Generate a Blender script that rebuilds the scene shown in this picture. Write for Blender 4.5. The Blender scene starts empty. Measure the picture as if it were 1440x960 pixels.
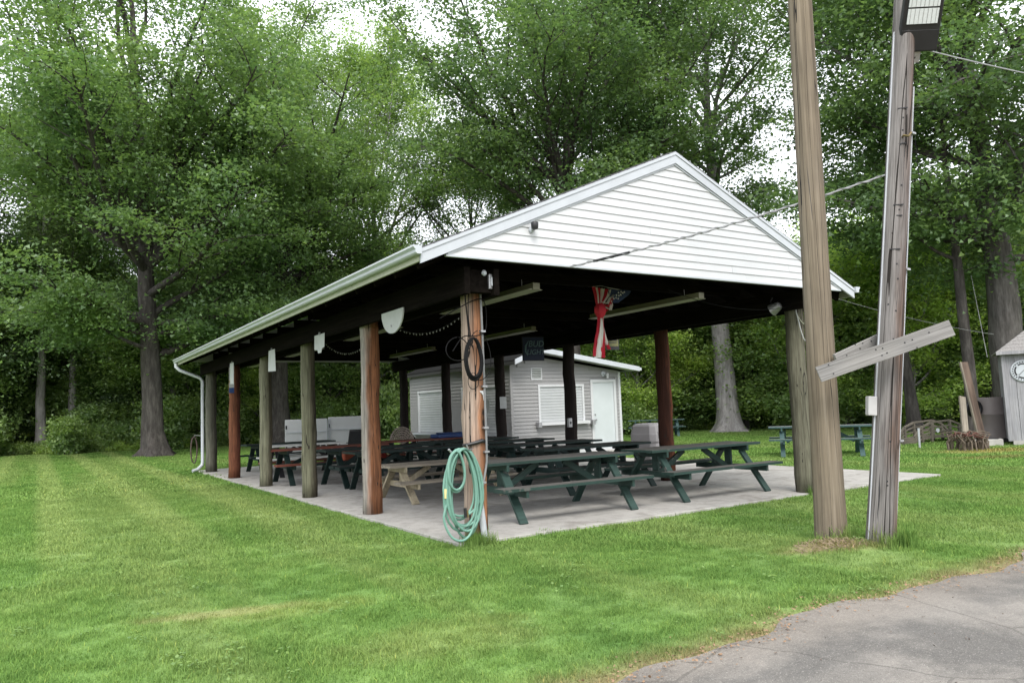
import bpy, math, random
import numpy as np
from mathutils import Vector, Matrix
R = math.radians
S = bpy.context.scene
COL = S.collection

# ------------------------------------------------------------------ camera
cd = bpy.data.cameras.new('camera'); cam = bpy.data.objects.new('camera', cd); COL.objects.link(cam)
cd.sensor_width = 36.0; cd.lens = 36.0 * 1050.33 / 1440.0; cd.clip_start = 0.05; cd.clip_end = 2000
yaw, pit, rol = R(32.611), R(5.154), R(-2.099)
fw = Vector((math.sin(yaw) * math.cos(pit), math.cos(yaw) * math.cos(pit), math.sin(pit)))
rt = Vector((math.cos(yaw), -math.sin(yaw), 0)); up = rt.cross(fw)
r2 = rt * math.cos(rol) + up * math.sin(rol); u2 = -rt * math.sin(rol) + up * math.cos(rol)
M = Matrix((r2, u2, -fw)).transposed().to_4x4(); M.translation = (-4.206, -7.53, 1.45)
cam.matrix_world = M
S.camera = cam

# ------------------------------------------------------------------ overcast sky, soft sun, exposure
SUN_EL, SUN_AZ = R(50), R(205)          # azimuth clockwise from +Y: behind the camera, a little to its left
W = bpy.data.worlds.new('World'); S.world = W; W.use_nodes = True
wn = W.node_tree; wn.nodes.clear()
sky = wn.nodes.new('ShaderNodeTexSky'); sky.sky_type = 'NISHITA'; sky.sun_disc = False
sky.sun_elevation = SUN_EL; sky.sun_rotation = SUN_AZ; sky.air_density = 1.0; sky.dust_density = 4.0
mixw = wn.nodes.new('ShaderNodeMix'); mixw.data_type = 'RGBA'; mixw.inputs[0].default_value = 0.86
mixw.inputs[7].default_value = (9.3, 9.6, 10.0, 1)      # the cloud layer
bg = wn.nodes.new('ShaderNodeBackground'); bg.inputs[1].default_value = 0.12
wo = wn.nodes.new('ShaderNodeOutputWorld')
wn.links.new(sky.outputs[0], mixw.inputs[6]); wn.links.new(mixw.outputs[2], bg.inputs[0]); wn.links.new(bg.outputs[0], wo.inputs[0])
sl = bpy.data.lights.new('sun', 'SUN'); sl.energy = 1.5; sl.angle = R(25); sl.color = (1, .965, .91)
so = bpy.data.objects.new('sun', sl); COL.objects.link(so)
sd = Vector((math.sin(SUN_AZ) * math.cos(SUN_EL), math.cos(SUN_AZ) * math.cos(SUN_EL), math.sin(SUN_EL)))
so.rotation_euler = sd.to_track_quat('Z', 'Y').to_euler(); so.location = (0, -20, 30)
S.view_settings.view_transform = 'Standard'; S.view_settings.look = 'None'
S.view_settings.exposure = 1.15; S.view_settings.gamma = 1.0
S.cycles.max_bounces = 7; S.cycles.diffuse_bounces = 4; S.cycles.transmission_bounces = 4; S.cycles.glossy_bounces = 2
S.cycles.use_denoising = True
S.cycles.caustics_reflective = False; S.cycles.caustics_refractive = False

# ------------------------------------------------------------------ shader helpers
class Mat:
    def __init__(s, name):
        s.m = bpy.data.materials.new(name); s.m.use_nodes = True
        s.t = s.m.node_tree; s.b = s.t.nodes['Principled BSDF']; s.o = s.t.nodes['Material Output']
    def n(s, typ, **kw):
        nd = s.t.nodes.new('ShaderNode' + typ)
        for k, v in kw.items(): setattr(nd, k, v)
        return nd
    def l(s, a, b): s.t.links.new(a, b)
    def coord(s, space='Object', scale=(1, 1, 1)):
        mp = s.n('Mapping'); mp.inputs['Scale'].default_value = scale
        if space == 'World': s.l(s.n('NewGeometry').outputs['Position'], mp.inputs[0])
        else:
            s.l(s.n('TexCoord').outputs[space], mp.inputs[0])
            oi = s.n('ObjectInfo'); mm = s.n('Math', operation='MULTIPLY'); mm.inputs[1].default_value = 37.0
            s.l(oi.outputs['Random'], mm.inputs[0]); cx = s.n('CombineXYZ')
            s.l(mm.outputs[0], cx.inputs[0]); s.l(mm.outputs[0], cx.inputs[1]); s.l(cx.outputs[0], mp.inputs['Location'])
        return mp.outputs[0]
    def noise(s, vec, scale=5, detail=4, rough=.6, dist=0):
        nd = s.n('TexNoise'); nd.inputs['Scale'].default_value = scale; nd.inputs['Detail'].default_value = detail
        nd.inputs['Roughness'].default_value = rough; nd.inputs['Distortion'].default_value = dist
        s.l(vec, nd.inputs['Vector']); return nd.outputs[0]
    def ramp(s, fac, stops):
        r = s.n('ValToRGB'); e = r.color_ramp.elements
        while len(e) < len(stops): e.new(.5)
        for el, (p, c) in zip(e, stops): el.position = p; el.color = (*c, 1) if len(c) == 3 else c
        s.l(fac, r.inputs[0]); return r.outputs[0]
    def mix(s, fac, a, b, blend='MIX'):
        m = s.n('Mix'); m.data_type = 'RGBA'; m.blend_type = blend
        for sock, v in ((m.inputs[0], fac), (m.inputs[6], a), (m.inputs[7], b)):
            if isinstance(v, (int, float)): sock.default_value = v
            elif isinstance(v, tuple): sock.default_value = (*v, 1) if len(v) == 3 else v
            else: s.l(v, sock)
        return m.outputs[2]
    def math(s, op, a, b=None, clamp=False):
        m = s.n('Math', operation=op); m.use_clamp = clamp
        for sock, v in ((m.inputs[0], a), (m.inputs[1], b)):
            if v is None: continue
            if isinstance(v, (int, float)): sock.default_value = v
            else: s.l(v, sock)
        return m.outputs[0]
    def smooth(s, v, a, b):
        m = s.n('MapRange', interpolation_type='SMOOTHSTEP'); s.l(v, m.inputs[0])
        m.inputs[1].default_value = a; m.inputs[2].default_value = b; return m.outputs[0]
    def bump(s, h, strength=.4, dist=.01):
        b = s.n('Bump'); b.inputs['Strength'].default_value = strength; b.inputs['Distance'].default_value = dist
        s.l(h, b.inputs['Height']); s.l(b.outputs[0], s.b.inputs['Normal'])
    def col(s, c):
        if isinstance(c, tuple): s.b.inputs['Base Color'].default_value = (*c, 1)
        else: s.l(c, s.b.inputs['Base Color'])
    def rough(s, r): s.b.inputs['Roughness'].default_value = r
    def spec(s, v): s.b.inputs['Specular IOR Level'].default_value = v

def plain(name, c, rough=.6, var=.12, scale=6, bump=0, metal=0, spec=.4):
    m = Mat(name); v = m.coord('Object')
    n = m.noise(v, scale, 5)
    lo = tuple(max(0, x * (1 - var)) for x in c); hi = tuple(min(1, x * (1 + var)) for x in c)
    m.col(m.ramp(n, [(.3, lo), (.7, hi)])); m.rough(rough); m.spec(spec); m.b.inputs['Metallic'].default_value = metal
    if bump: m.bump(m.noise(v, scale * 8, 3), bump, .004)
    return m.m

def woodmat(name, stops, axis=2, streak=18, long=.9, bump=.5, rough=.85, crack=.0, spec=.2):
    """streaks along one axis of the object"""
    m = Mat(name); sc = [streak] * 3; sc[axis] = long
    v = m.coord('Object', tuple(sc)); n = m.noise(v, 1.0, 6, .65, .3)
    fine = m.coord('Object', tuple(x * 4.5 if i != axis else x * 2.5 for i, x in enumerate(sc)))
    nf = m.noise(fine, 1.0, 4, .6)
    c = m.ramp(n, stops)
    c = m.mix(.55, c, m.ramp(nf, [(.3, (.45, .43, .41)), (.62, (1, 1, 1))]), 'MULTIPLY')
    big = m.noise(m.coord('Object', (1.5, 1.5, 1.5)), 1.0, 3)
    c = m.mix(.6, c, m.ramp(big, [(.3, (.72, .72, .74)), (.65, (1.1, 1.08, 1.05))]), 'MULTIPLY')
    h = nf
    if crack:
        vc = [streak * .55] * 3; vc[axis] = .13
        w = m.noise(m.coord('Object', tuple(vc)), 1.0, 2, .5, .12)
        cr = m.math('LESS_THAN', m.math('ABSOLUTE', m.math('SUBTRACT', w, .5)), .006 * crack)
        c = m.mix(cr, c, (.02, .018, .016)); h = m.math('SUBTRACT', nf, m.math('MULTIPLY', cr, 1.5))
    m.col(c); m.rough(rough); m.spec(.02 if name.startswith('dark') else spec); m.bump(h, bump, .006)
    return m.m

def postmat(name, grey, warm, split=-.02, amount=1.0, crack=.6, side=(1, 0)):
    """round log: weathered grey towards -X and warm bark brown on the other side"""
    m = Mat(name); v = m.coord('Object', (20, 20, 1.0)); n = m.noise(v, 1, 6, .65, .4)
    nf = m.noise(m.coord('Object', (70, 70, 3)), 1, 4)
    g = m.ramp(n, [(.3, tuple(x * .6 for x in grey)), (.55, grey), (.75, tuple(min(1, x * 1.3) for x in grey))])
    w = m.ramp(n, [(.28, tuple(x * .35 for x in warm)), (.5, warm), (.72, tuple(min(1, x * 1.6) for x in warm))])
    sx = m.n('SeparateXYZ'); m.l(m.n('TexCoord').outputs['Object'], sx.inputs[0])
    big = m.noise(m.coord('Object', (5, 5, .8)), 1, 4)
    across = m.math('ADD', m.math('MULTIPLY', sx.outputs[0], side[0]), m.math('MULTIPLY', sx.outputs[1], side[1]))
    k = m.math('ADD', across, m.math('MULTIPLY', m.math('SUBTRACT', big, .5), .34))
    k = m.math('MULTIPLY', m.smooth(k, split - .07, split + .09), amount)
    c = m.mix(k, g, w)
    c = m.mix(.75, c, m.ramp(nf, [(.3, (.45, .43, .41)), (.6, (1.05, 1.05, 1.05))]), 'MULTIPLY')
    wv = m.noise(m.coord('Object', (9, 9, .16)), 1, 2, .5, .12)
    cr = m.math('LESS_THAN', m.math('ABSOLUTE', m.math('SUBTRACT', wv, .5)), .0055 * crack)
    c = m.mix(cr, c, (.02, .017, .015))
    kn = m.n('TexVoronoi'); kn.inputs['Scale'].default_value = 1; m.l(m.coord('Object', (6, 6, 2.2)), kn.inputs['Vector'])
    kd = m.math('LESS_THAN', kn.outputs[0], .09); c = m.mix(kd, c, (.03, .022, .018))
    m.col(c); m.rough(.85); m.spec(.2)
    m.bump(m.math('SUBTRACT', n, m.math('MULTIPLY', m.math('ADD', cr, kd), 1.2)), .7, .012)
    return m.m

def leafmat(name, c, hue=.0, trans=.5):
    m = Mat(name); g = m.n('NewGeometry')
    big = m.noise(m.coord('World', (.35, .35, .5)), 1.0, 4)
    d = tuple(x * .78 for x in c); b = (min(1, c[0] * 1.34), min(1, c[1] * 1.22), c[2] * 1.1)
    col = m.ramp(g.outputs['Random Per Island'], [(0, d), (.55, c), (1, b)])
    col = m.mix(.75, col, m.ramp(big, [(.3, (.62, .72, .70)), (.7, (1.28, 1.16, .9))]), 'MULTIPLY')
    df = m.n('BsdfDiffuse'); tr = m.n('BsdfTranslucent'); gl = m.n('BsdfGlossy'); gl.inputs['Roughness'].default_value = .5
    gl.inputs['Color'].default_value = (.8, .85, .9, 1)
    m.l(col, df.inputs[0]); m.l(m.mix(1.0, col, (1.25, 1.28, .85), 'MULTIPLY'), tr.inputs[0])
    a = m.n('MixShader'); a.inputs[0].default_value = trans; m.l(df.outputs[0], a.inputs[1]); m.l(tr.outputs[0], a.inputs[2])
    b2 = m.n('MixShader'); b2.inputs[0].default_value = .04; m.l(a.outputs[0], b2.inputs[1]); m.l(gl.outputs[0], b2.inputs[2])
    m.l(b2.outputs[0], m.o.inputs[0]); m.t.nodes.remove(m.b)
    return m.m

def lawn_colour(m):
    """grass colour by place: patches, mowing streaks, a dry streak, the bare mound at the pole"""
    p = m.n('NewGeometry').outputs['Position']
    a = m.noise(m.coord('World', (.55, .55, 1)), 1, 5, .6)
    b = m.noise(m.coord('World', (4, 4, 1)), 1, 4, .65)
    st = m.noise(m.coord('World', (.75, .035, 1)), 1, 2, .5, .2)
    c = m.ramp(a, [(.3, (.108, .204, .058)), (.5, (.148, .256, .074)), (.72, (.202, .302, .104))])
    c = m.mix(m.math('MULTIPLY', m.smooth(st, .46, .62), .6), c, (.205, .28, .105))
    sq = m.n('SeparateXYZ'); m.l(p, sq.inputs[0])
    wv = m.math('SINE', m.math('ADD', m.math('MULTIPLY', sq.outputs[0], 4.6), m.math('MULTIPLY', a, 1.0)))
    fade = m.math('MULTIPLY', m.smooth(sq.outputs[0], .6, -1.2), m.smooth(sq.outputs[1], -1, 5))
    c = m.mix(m.math('MULTIPLY', m.smooth(wv, -.2, .9), m.math('MULTIPLY', fade, .75)), c, (.25, .33, .13))
    c = m.mix(.5, c, m.ramp(b, [(.3, (.62, .68, .6)), (.7, (1.32, 1.22, 1.2))]), 'MULTIPLY')
    sx = m.n('SeparateXYZ'); m.l(p, sx.inputs[0])
    def ell(cx, cy, rx, ry, rot):
        x = m.math('SUBTRACT', sx.outputs[0], cx); y = m.math('SUBTRACT', sx.outputs[1], cy)
        u = m.math('ADD', m.math('MULTIPLY', x, math.cos(rot) / rx), m.math('MULTIPLY', y, math.sin(rot) / rx))
        v = m.math('SUBTRACT', m.math('MULTIPLY', y, math.cos(rot) / ry), m.math('MULTIPLY', x, math.sin(rot) / ry))
        d = m.math('SQRT', m.math('ADD', m.math('MULTIPLY', u, u), m.math('MULTIPLY', v, v)))
        d = m.math('ADD', d, m.math('MULTIPLY', m.math('SUBTRACT', b, .5), 1.3))
        return m.smooth(d, 1.15, .35)
    c = m.mix(m.math('MULTIPLY', ell(-2.95, -1.28, .75, .16, -.22), .5), c, (.32, .28, .15))
    c = m.mix(m.math('MULTIPLY', ell(-2.5, -1.55, .8, .3, -.2), .35), c, (.27, .29, .10))
    c = m.mix(m.math('MULTIPLY', ell(-1.9, -3.0, .9, .5, 0), .30), c, (.26, .27, .11))
    c = m.mix(m.math('MULTIPLY', ell(2.2, -3.0, .6, .26, -.4), .7), c, (.26, .19, .11))
    c = m.mix(m.math('MULTIPLY', ell(16, 2, 1.6, .8, -.4), .7), c, (.30, .24, .10))
    c = m.mix(m.math('MULTIPLY', ell(14, 1.0, 1.5, .4, -.5), .5), c, (.25, .18, .10))
    edge = m.smooth(m.math('ADD', sx.outputs[1], m.math('MULTIPLY', m.math('SUBTRACT', b, .5), .35)), -3.85, -4.3)
    c = m.mix(m.math('MULTIPLY', edge, .75), c, (.25, .18, .115))
    return c, b

# ------------------------------------------------------------------ object helpers
class MB:
    def __init__(s): s.v = []; s.f = []; s.mi = []; s.cm = 0
    def add(s, vs, fs):
        o = len(s.v); s.v += [tuple(v) for v in vs]; s.f += [tuple(i + o for i in f) for f in fs]; s.mi += [s.cm] * len(fs); return s
    def box(s, c, d, rot=None):
        x, y, z = d[0] / 2, d[1] / 2, d[2] / 2
        vs = [Vector((a * x, b * y, e * z)) for e in (-1, 1) for a, b in ((-1, -1), (1, -1), (1, 1), (-1, 1))]
        if rot is not None: vs = [rot @ v for v in vs]
        vs = [v + Vector(c) for v in vs]
        return s.add(vs, [(3, 2, 1, 0), (4, 5, 6, 7), (0, 1, 5, 4), (1, 2, 6, 5), (2, 3, 7, 6), (3, 0, 4, 7)])
    def beam(s, a, b, w, h, upv=(0, 0, 1)):
        a = Vector(a); b = Vector(b); d = (b - a); L = d.length; d.normalize()
        sv = d.cross(Vector(upv)).normalized(); u = sv.cross(d)
        rot = Matrix((d, sv, u)).transposed()
        return s.box((a + b) / 2, (L, w, h), rot)
    def tube(s, pts, rad, n=8, cap=True, jit=None):
        pts = [Vector(p) for p in pts]; rings = []
        if not hasattr(rad, '__len__'): rad = [rad] * len(pts)
        ref = None; o = len(s.v); vs = []
        for i, p in enumerate(pts):
            d = (pts[min(i + 1, len(pts) - 1)] - pts[max(i - 1, 0)]).normalized()
            if ref is None: ref = d.orthogonal().normalized()
            ref = (ref - d * ref.dot(d)).normalized(); bi = d.cross(ref)
            for k in range(n):
                t = 2 * math.pi * k / n; r = rad[i] * (1 if jit is None else jit(i, k))
                vs.append(p + (ref * math.cos(t) + bi * math.sin(t)) * r)
        fs = []
        for i in range(len(pts) - 1):
            for k in range(n):
                k2 = (k + 1) % n; fs.append((i * n + k, i * n + k2, (i + 1) * n + k2, (i + 1) * n + k))
        if cap: fs += [tuple(range(n - 1, -1, -1)), tuple(range((len(pts) - 1) * n, len(pts) * n))]
        return s.add(vs, fs)
    def lathe(s, prof, n=24, c=(0, 0, 0)):
        vs = []; fs = []
        for r, z in prof:
            for k in range(n):
                t = 2 * math.pi * k / n; vs.append((c[0] + r * math.cos(t), c[1] + r * math.sin(t), c[2] + z))
        for i in range(len(prof) - 1):
            for k in range(n):
                k2 = (k + 1) % n; fs.append((i * n + k, i * n + k2, (i + 1) * n + k2, (i + 1) * n + k))
        fs += [tuple(range(n - 1, -1, -1)), tuple(range((len(prof) - 1) * n, len(prof) * n))]
        return s.add(vs, fs)
    def prism(s, poly, a, b, ax):
        """polygon of 2-tuples swept along axis ax from a to b"""
        def mk(p, t): return {0: (t, p[0], p[1]), 1: (p[0], t, p[1]), 2: (p[0], p[1], t)}[ax]
        n = len(poly); vs = [mk(p, a) for p in poly] + [mk(p, b) for p in poly]
        fs = [tuple(range(n - 1, -1, -1)), tuple(range(n, 2 * n))] + [(i, (i + 1) % n, n + (i + 1) % n, n + i) for i in range(n)]
        return s.add(vs, fs)
    def mesh(s, name, mats, smooth=False):
        me = bpy.data.meshes.new(name); me.from_pydata(s.v, [], s.f)
        for m in (mats if isinstance(mats, (list, tuple)) else [mats]): me.materials.append(m)
        if any(s.mi): me.polygons.foreach_set('material_index', s.mi)
        import bmesh
        bm = bmesh.new(); bm.from_mesh(me); bmesh.ops.recalc_face_normals(bm, faces=bm.faces); bm.to_mesh(me); bm.free()
        if smooth: me.polygons.foreach_set('use_smooth', [True] * len(me.polygons))
        return me

def put(name, me, parent=None, loc=(0, 0, 0), rot=(0, 0, 0), kind=None, label=None):
    o = bpy.data.objects.new(name, me); COL.objects.link(o); o.location = loc; o.rotation_euler = rot
    if parent is not None: o.parent = parent
    if kind: o['kind'] = kind
    if label: o['label'] = label
    return o
def part(name, mb, m, parent=None, loc=(0, 0, 0), rot=(0, 0, 0), smooth=False, bev=0, **kw):
    o = put(name, mb.mesh(name, m, smooth), parent, loc, rot, **kw)
    if bev:
        b = o.modifiers.new('bevel', 'BEVEL'); b.width = bev; b.segments = 2; b.limit_method = 'ANGLE'
    if smooth and not bev:
        try: o.data.set_sharp_from_angle(angle=R(42))
        except Exception: pass
    return o
def tag(o, label, cat, group=None):
    o['label'] = label; o['category'] = cat
    if group: o['group'] = group
    return o
def thing(name, label, cat, loc=(0, 0, 0), rz=0, group=None):
    o = bpy.data.objects.new(name, None); COL.objects.link(o); o.empty_display_size = .2
    o.location = loc; o.rotation_euler = (0, 0, rz); return tag(o, label, cat, group)
def dup(root, loc, rz=0, label=None, scale=None):
    r = root.copy(); COL.objects.link(r); r.location = loc; r.rotation_euler = (0, 0, rz)
    if label: r['label'] = label
    if scale: r.scale = scale
    for ch in list(root.children):
        c = ch.copy(); COL.objects.link(c); c.parent = r
        for g in ch.children:
            d = g.copy(); COL.objects.link(d); d.parent = c
    return r
def np_mesh(name, V, F, mats, mi=None):
    """V (n,3); F (m,4) quads"""
    me = bpy.data.meshes.new(name); me.vertices.add(len(V)); me.vertices.foreach_set('co', np.asarray(V, np.float32).ravel())
    k = F.shape[1]; me.loops.add(F.size); me.loops.foreach_set('vertex_index', F.ravel().astype(np.int32))
    me.polygons.add(len(F)); me.polygons.foreach_set('loop_start', np.arange(0, F.size, k, dtype=np.int32))
    for m in mats: me.materials.append(m)
    if mi is not None: me.polygons.foreach_set('material_index', mi.astype(np.int32))
    me.update(calc_edges=True); return me
def scatter(name, P, sc, rz, protos, kind='stuff', z=None):
    """stuff: one object whose vertices carry copies of the prototypes"""
    me = bpy.data.meshes.new(name); P = np.asarray(P, np.float32); me.vertices.add(len(P)); me.vertices.foreach_set('co', P.ravel())
    for nm, arr in (('sc', sc), ('rz', rz), ('pk', np.arange(len(P)) % len(protos))):
        a = me.attributes.new(nm, 'INT' if nm == 'pk' else 'FLOAT', 'POINT'); a.data.foreach_set('value', np.asarray(arr, np.int32 if nm == 'pk' else np.float32))
    c = bpy.data.collections.new(name + '_source')
    for i, p in enumerate(protos):
        c.objects.link(bpy.data.objects.new('%s_%d' % (name, i), p))
    g = bpy.data.node_groups.new(name, 'GeometryNodeTree')
    g.interface.new_socket('Geometry', in_out='INPUT', socket_type='NodeSocketGeometry')
    g.interface.new_socket('Geometry', in_out='OUTPUT', socket_type='NodeSocketGeometry')
    N = g.nodes.new; L = g.links.new
    gi, go, ip, ci = N('NodeGroupInput'), N('NodeGroupOutput'), N('GeometryNodeInstanceOnPoints'), N('GeometryNodeCollectionInfo')
    ci.inputs['Collection'].default_value = c; ci.inputs['Separate Children'].default_value = True; ci.inputs['Reset Children'].default_value = True
    def attr(nm, dt):
        a = N('GeometryNodeInputNamedAttribute'); a.data_type = dt; a.inputs['Name'].default_value = nm; return a.outputs['Attribute']
    cx = N('ShaderNodeCombineXYZ'); L(attr('rz', 'FLOAT'), cx.inputs[2])
    L(gi.outputs[0], ip.inputs['Points']); L(ci.outputs[0], ip.inputs['Instance']); ip.inputs['Pick Instance'].default_value = True
    L(attr('pk', 'INT'), ip.inputs['Instance Index']); L(cx.outputs[0], ip.inputs['Rotation']); L(attr('sc', 'FLOAT'), ip.inputs['Scale'])
    L(ip.outputs[0], go.inputs[0])
    o = put(name, me); o['kind'] = kind
    md = o.modifiers.new('scatter', 'NODES'); md.node_group = g
    return o

# ------------------------------------------------------------------ materials
white_vinyl = plain('white_vinyl', (.48, .49, .50), .5, .04, 2)
white_metal = plain('white_metal', (.42, .445, .475), .4, .06, 3)
ivory = plain('ivory_trim', (.33, .345, .26), .5, .1, 4)
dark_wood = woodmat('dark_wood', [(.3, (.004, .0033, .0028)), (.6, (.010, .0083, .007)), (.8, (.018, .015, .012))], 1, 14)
roof_shingle = plain('shingle', (.10, .10, .105), .9, .3, 30, .5)
black_plastic = plain('black_plastic', (.012, .012, .014), .45, .2, 8)
grey_siding = plain('grey_siding', (.245, .243, .243), .55, .05, 2)
shutter_m = plain('shutter', (.37, .385, .39), .45, .05, 3)
door_m = plain('door_paint', (.45, .485, .495), .4, .04, 2)
metal_grey = plain('grey_metal', (.32, .32, .33), .4, .15, 8, metal=.6)
pvc = plain('white_pipe', (.38, .395, .42), .4, .08, 5)
grey_pipe = plain('grey_conduit', (.17, .175, .18), .5, .12, 10)
rust = plain('rust', (.17, .07, .04), .8, .4, 14)
bin_grey = plain('bin_plastic', (.33, .31, .31), .6, .07, 3)
red_m = plain('red_plastic', (.3, .028, .02), .4, .1, 5)
paper = plain('paper', (.42, .43, .435), .7, .08, 5)
cable_m = plain('black_cable', (.006, .006, .0065), .6, .2, 8, spec=.12)
hose_m = plain('green_hose', (.13, .255, .205), .45, .15, 5)
brass = plain('brass', (.20, .15, .07), .35, .15, 8, metal=.7)
blue_m = plain('blue_plastic', (.018, .05, .17), .5, .15, 4)
olive_lamp = plain('lamp_housing', (.13, .125, .075), .5, .12, 5)
lamp_white = plain('lamp_lens', (.24, .235, .17), .5, .08, 5)

def concrete():
    m = Mat('concrete'); a = m.noise(m.coord('World', (.5, .5, .5)), 1, 5); b = m.noise(m.coord('World', (5, 5, 5)), 1, 6, .7)
    s = m.noise(m.coord('World', (160, 160, 160)), 1, 2)
    c = m.ramp(a, [(.3, (.275, .267, .25)), (.7, (.405, .392, .368))])
    c = m.mix(.8, c, m.ramp(b, [(.3, (.70, .69, .68)), (.55, (1.05, 1.04, 1.04))]), 'MULTIPLY')
    st = m.noise(m.coord('World', (1.1, 1.1, 1)), 1, 3, .7, 1.2)
    c = m.mix(.7, c, m.ramp(st, [(.56, (1, 1, 1)), (.66, (.66, .64, .62))]), 'MULTIPLY')
    c = m.mix(.35, c, m.ramp(s, [(.35, (.7, .7, .7)), (.65, (1.2, 1.2, 1.2))]), 'MULTIPLY')
    m.col(c); m.rough(.9); m.spec(.2); m.bump(s, .25, .003); return m.m
concrete_m = concrete()

def painted_table(name, paint, worn, wear=.8):
    """green paint, worn to grey on the upper faces"""
    m = Mat(name); v = m.coord('Object', (1.2, 22, 22)); n = m.noise(v, 1, 5, .65); n2 = m.noise(m.coord('Object', (3, 3, 3)), 1, 5, .7)
    sx = m.n('SeparateXYZ'); m.l(m.n('NewGeometry').outputs['Normal'], sx.inputs[0])
    top = m.smooth(sx.outputs[2], .6, .95)
    k = m.math('MULTIPLY', top, m.math('MULTIPLY', m.smooth(m.math('ADD', m.math('MULTIPLY', n, .6), m.math('MULTIPLY', n2, .55)), .25, .52), wear))
    chip = m.math('GREATER_THAN', n2, .64)
    pc = m.ramp(n, [(.3, tuple(x * .7 for x in paint)), (.7, tuple(x * 1.25 for x in paint))])
    wc = m.ramp(n, [(.3, tuple(x * .55 for x in worn)), (.7, worn)])
    c = m.mix(m.math('MAXIMUM', k, m.math('MULTIPLY', chip, .7)), pc, wc)
    m.col(c); m.rough(.6); m.spec(.3); m.bump(n, .35, .003); return m.m
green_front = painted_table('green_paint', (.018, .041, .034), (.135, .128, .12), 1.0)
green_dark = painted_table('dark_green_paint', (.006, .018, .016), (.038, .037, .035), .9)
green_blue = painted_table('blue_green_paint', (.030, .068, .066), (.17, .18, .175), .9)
red_top = painted_table('red_brown_top', (.15, .045, .03), (.16, .07, .05), .6)
white_top = painted_table('white_top', (.6, .6, .58), (.55, .54, .52), .5)
bare_wood = woodmat('bare_wood', [(.3, (.17, .15, .12)), (.55, (.30, .265, .215)), (.8, (.42, .38, .31))], 0, 16, 1)
bare_leg = woodmat('bare_leg_wood', [(.3, (.26, .22, .15)), (.55, (.40, .35, .25)), (.8, (.52, .46, .34))], 2, 16, 1)
grey_plank = woodmat('grey_plank', [(.3, (.155, .150, .145)), (.5, (.25, .243, .236)), (.75, (.345, .336, .328))], 0, 30, .8, .5, .85)
pole_brown = woodmat('pole_brown', [(.3, (.118, .097, .072)), (.5, (.185, .154, .115)), (.72, (.27, .23, .18))], 2, 15, .45, .9, .9, crack=.8)
bark = woodmat('bark', [(.3, (.032, .028, .026)), (.55, (.078, .071, .066)), (.8, (.14, .13, .122))], 2, 7, 1.6, 1.0, .95)
bark_pale = woodmat('pale_bark', [(.3, (.16, .15, .15)), (.55, (.27, .26, .26)), (.8, (.38, .37, .37))], 2, 7, 1.4, .8, .95)
bark_mid = woodmat('mid_bark', [(.3, (.06, .055, .052)), (.55, (.125, .117, .112)), (.8, (.20, .19, .185))], 2, 7, 1.5, 1.0, .95)
pole_grey = postmat('pole_grey', (.195, .182, .176), (.12, .078, .060), .078, 1, 2.6, (.53, -.85))
# ================================================================== GROUND
def ground_mat():
    m = Mat('woodland_soil'); a = m.noise(m.coord('World', (.4, .4, .4)), 1, 5); b = m.noise(m.coord('World', (9, 9, 9)), 1, 5, .7)
    c = m.ramp(a, [(.35, (.045, .034, .022)), (.65, (.035, .055, .018))])
    m.col(m.mix(.6, c, m.ramp(b, [(.3, (.5, .5, .5)), (.7, (1.4, 1.3, 1.2))]), 'MULTIPLY')); m.rough(1); m.spec(.1); m.bump(b, .6, .03); return m.m
def lawn_mat():
    m = Mat('lawn_ground'); c, b = lawn_colour(m)
    f = m.noise(m.coord('World', (60, 60, 60)), 1, 3)
    m.col(m.mix(.75, c, m.ramp(f, [(.3, (.45, .47, .42)), (.65, (1.1, 1.1, 1.0))]), 'MULTIPLY')); m.rough(.95); m.spec(.1); m.bump(f, .7, .02); return m.m
def blade_mat(k=1.0):
    m = Mat('grass_blade'); c, b = lawn_colour(m)
    g = m.n('NewGeometry').outputs['Random Per Island']; oi = m.n('ObjectInfo').outputs['Random']
    c = m.mix(1.0, c, m.ramp(g, [(0, (.70, .74, .7)), (.6, (1.1, 1.1, 1.05)), (.93, (1.3, 1.25, 1.2)), (1, (2.4, 1.75, 1.6))]), 'MULTIPLY')
    c = m.mix(.7, c, m.ramp(oi, [(0, (.8, .85, .8)), (1, (1.2, 1.14, 1.1))]), 'MULTIPLY')
    df = m.n('BsdfDiffuse'); tr = m.n('BsdfTranslucent'); m.l(c, df.inputs[0]); m.l(m.mix(1, c, (1.15, 1.15, .9), 'MULTIPLY'), tr.inputs[0])
    a = m.n('MixShader'); a.inputs[0].default_value = .35; m.l(df.outputs[0], a.inputs[1]); m.l(tr.outputs[0], a.inputs[2]); m.l(a.outputs[0], m.o.inputs[0]); m.t.nodes.remove(m.b); return m.m
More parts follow.
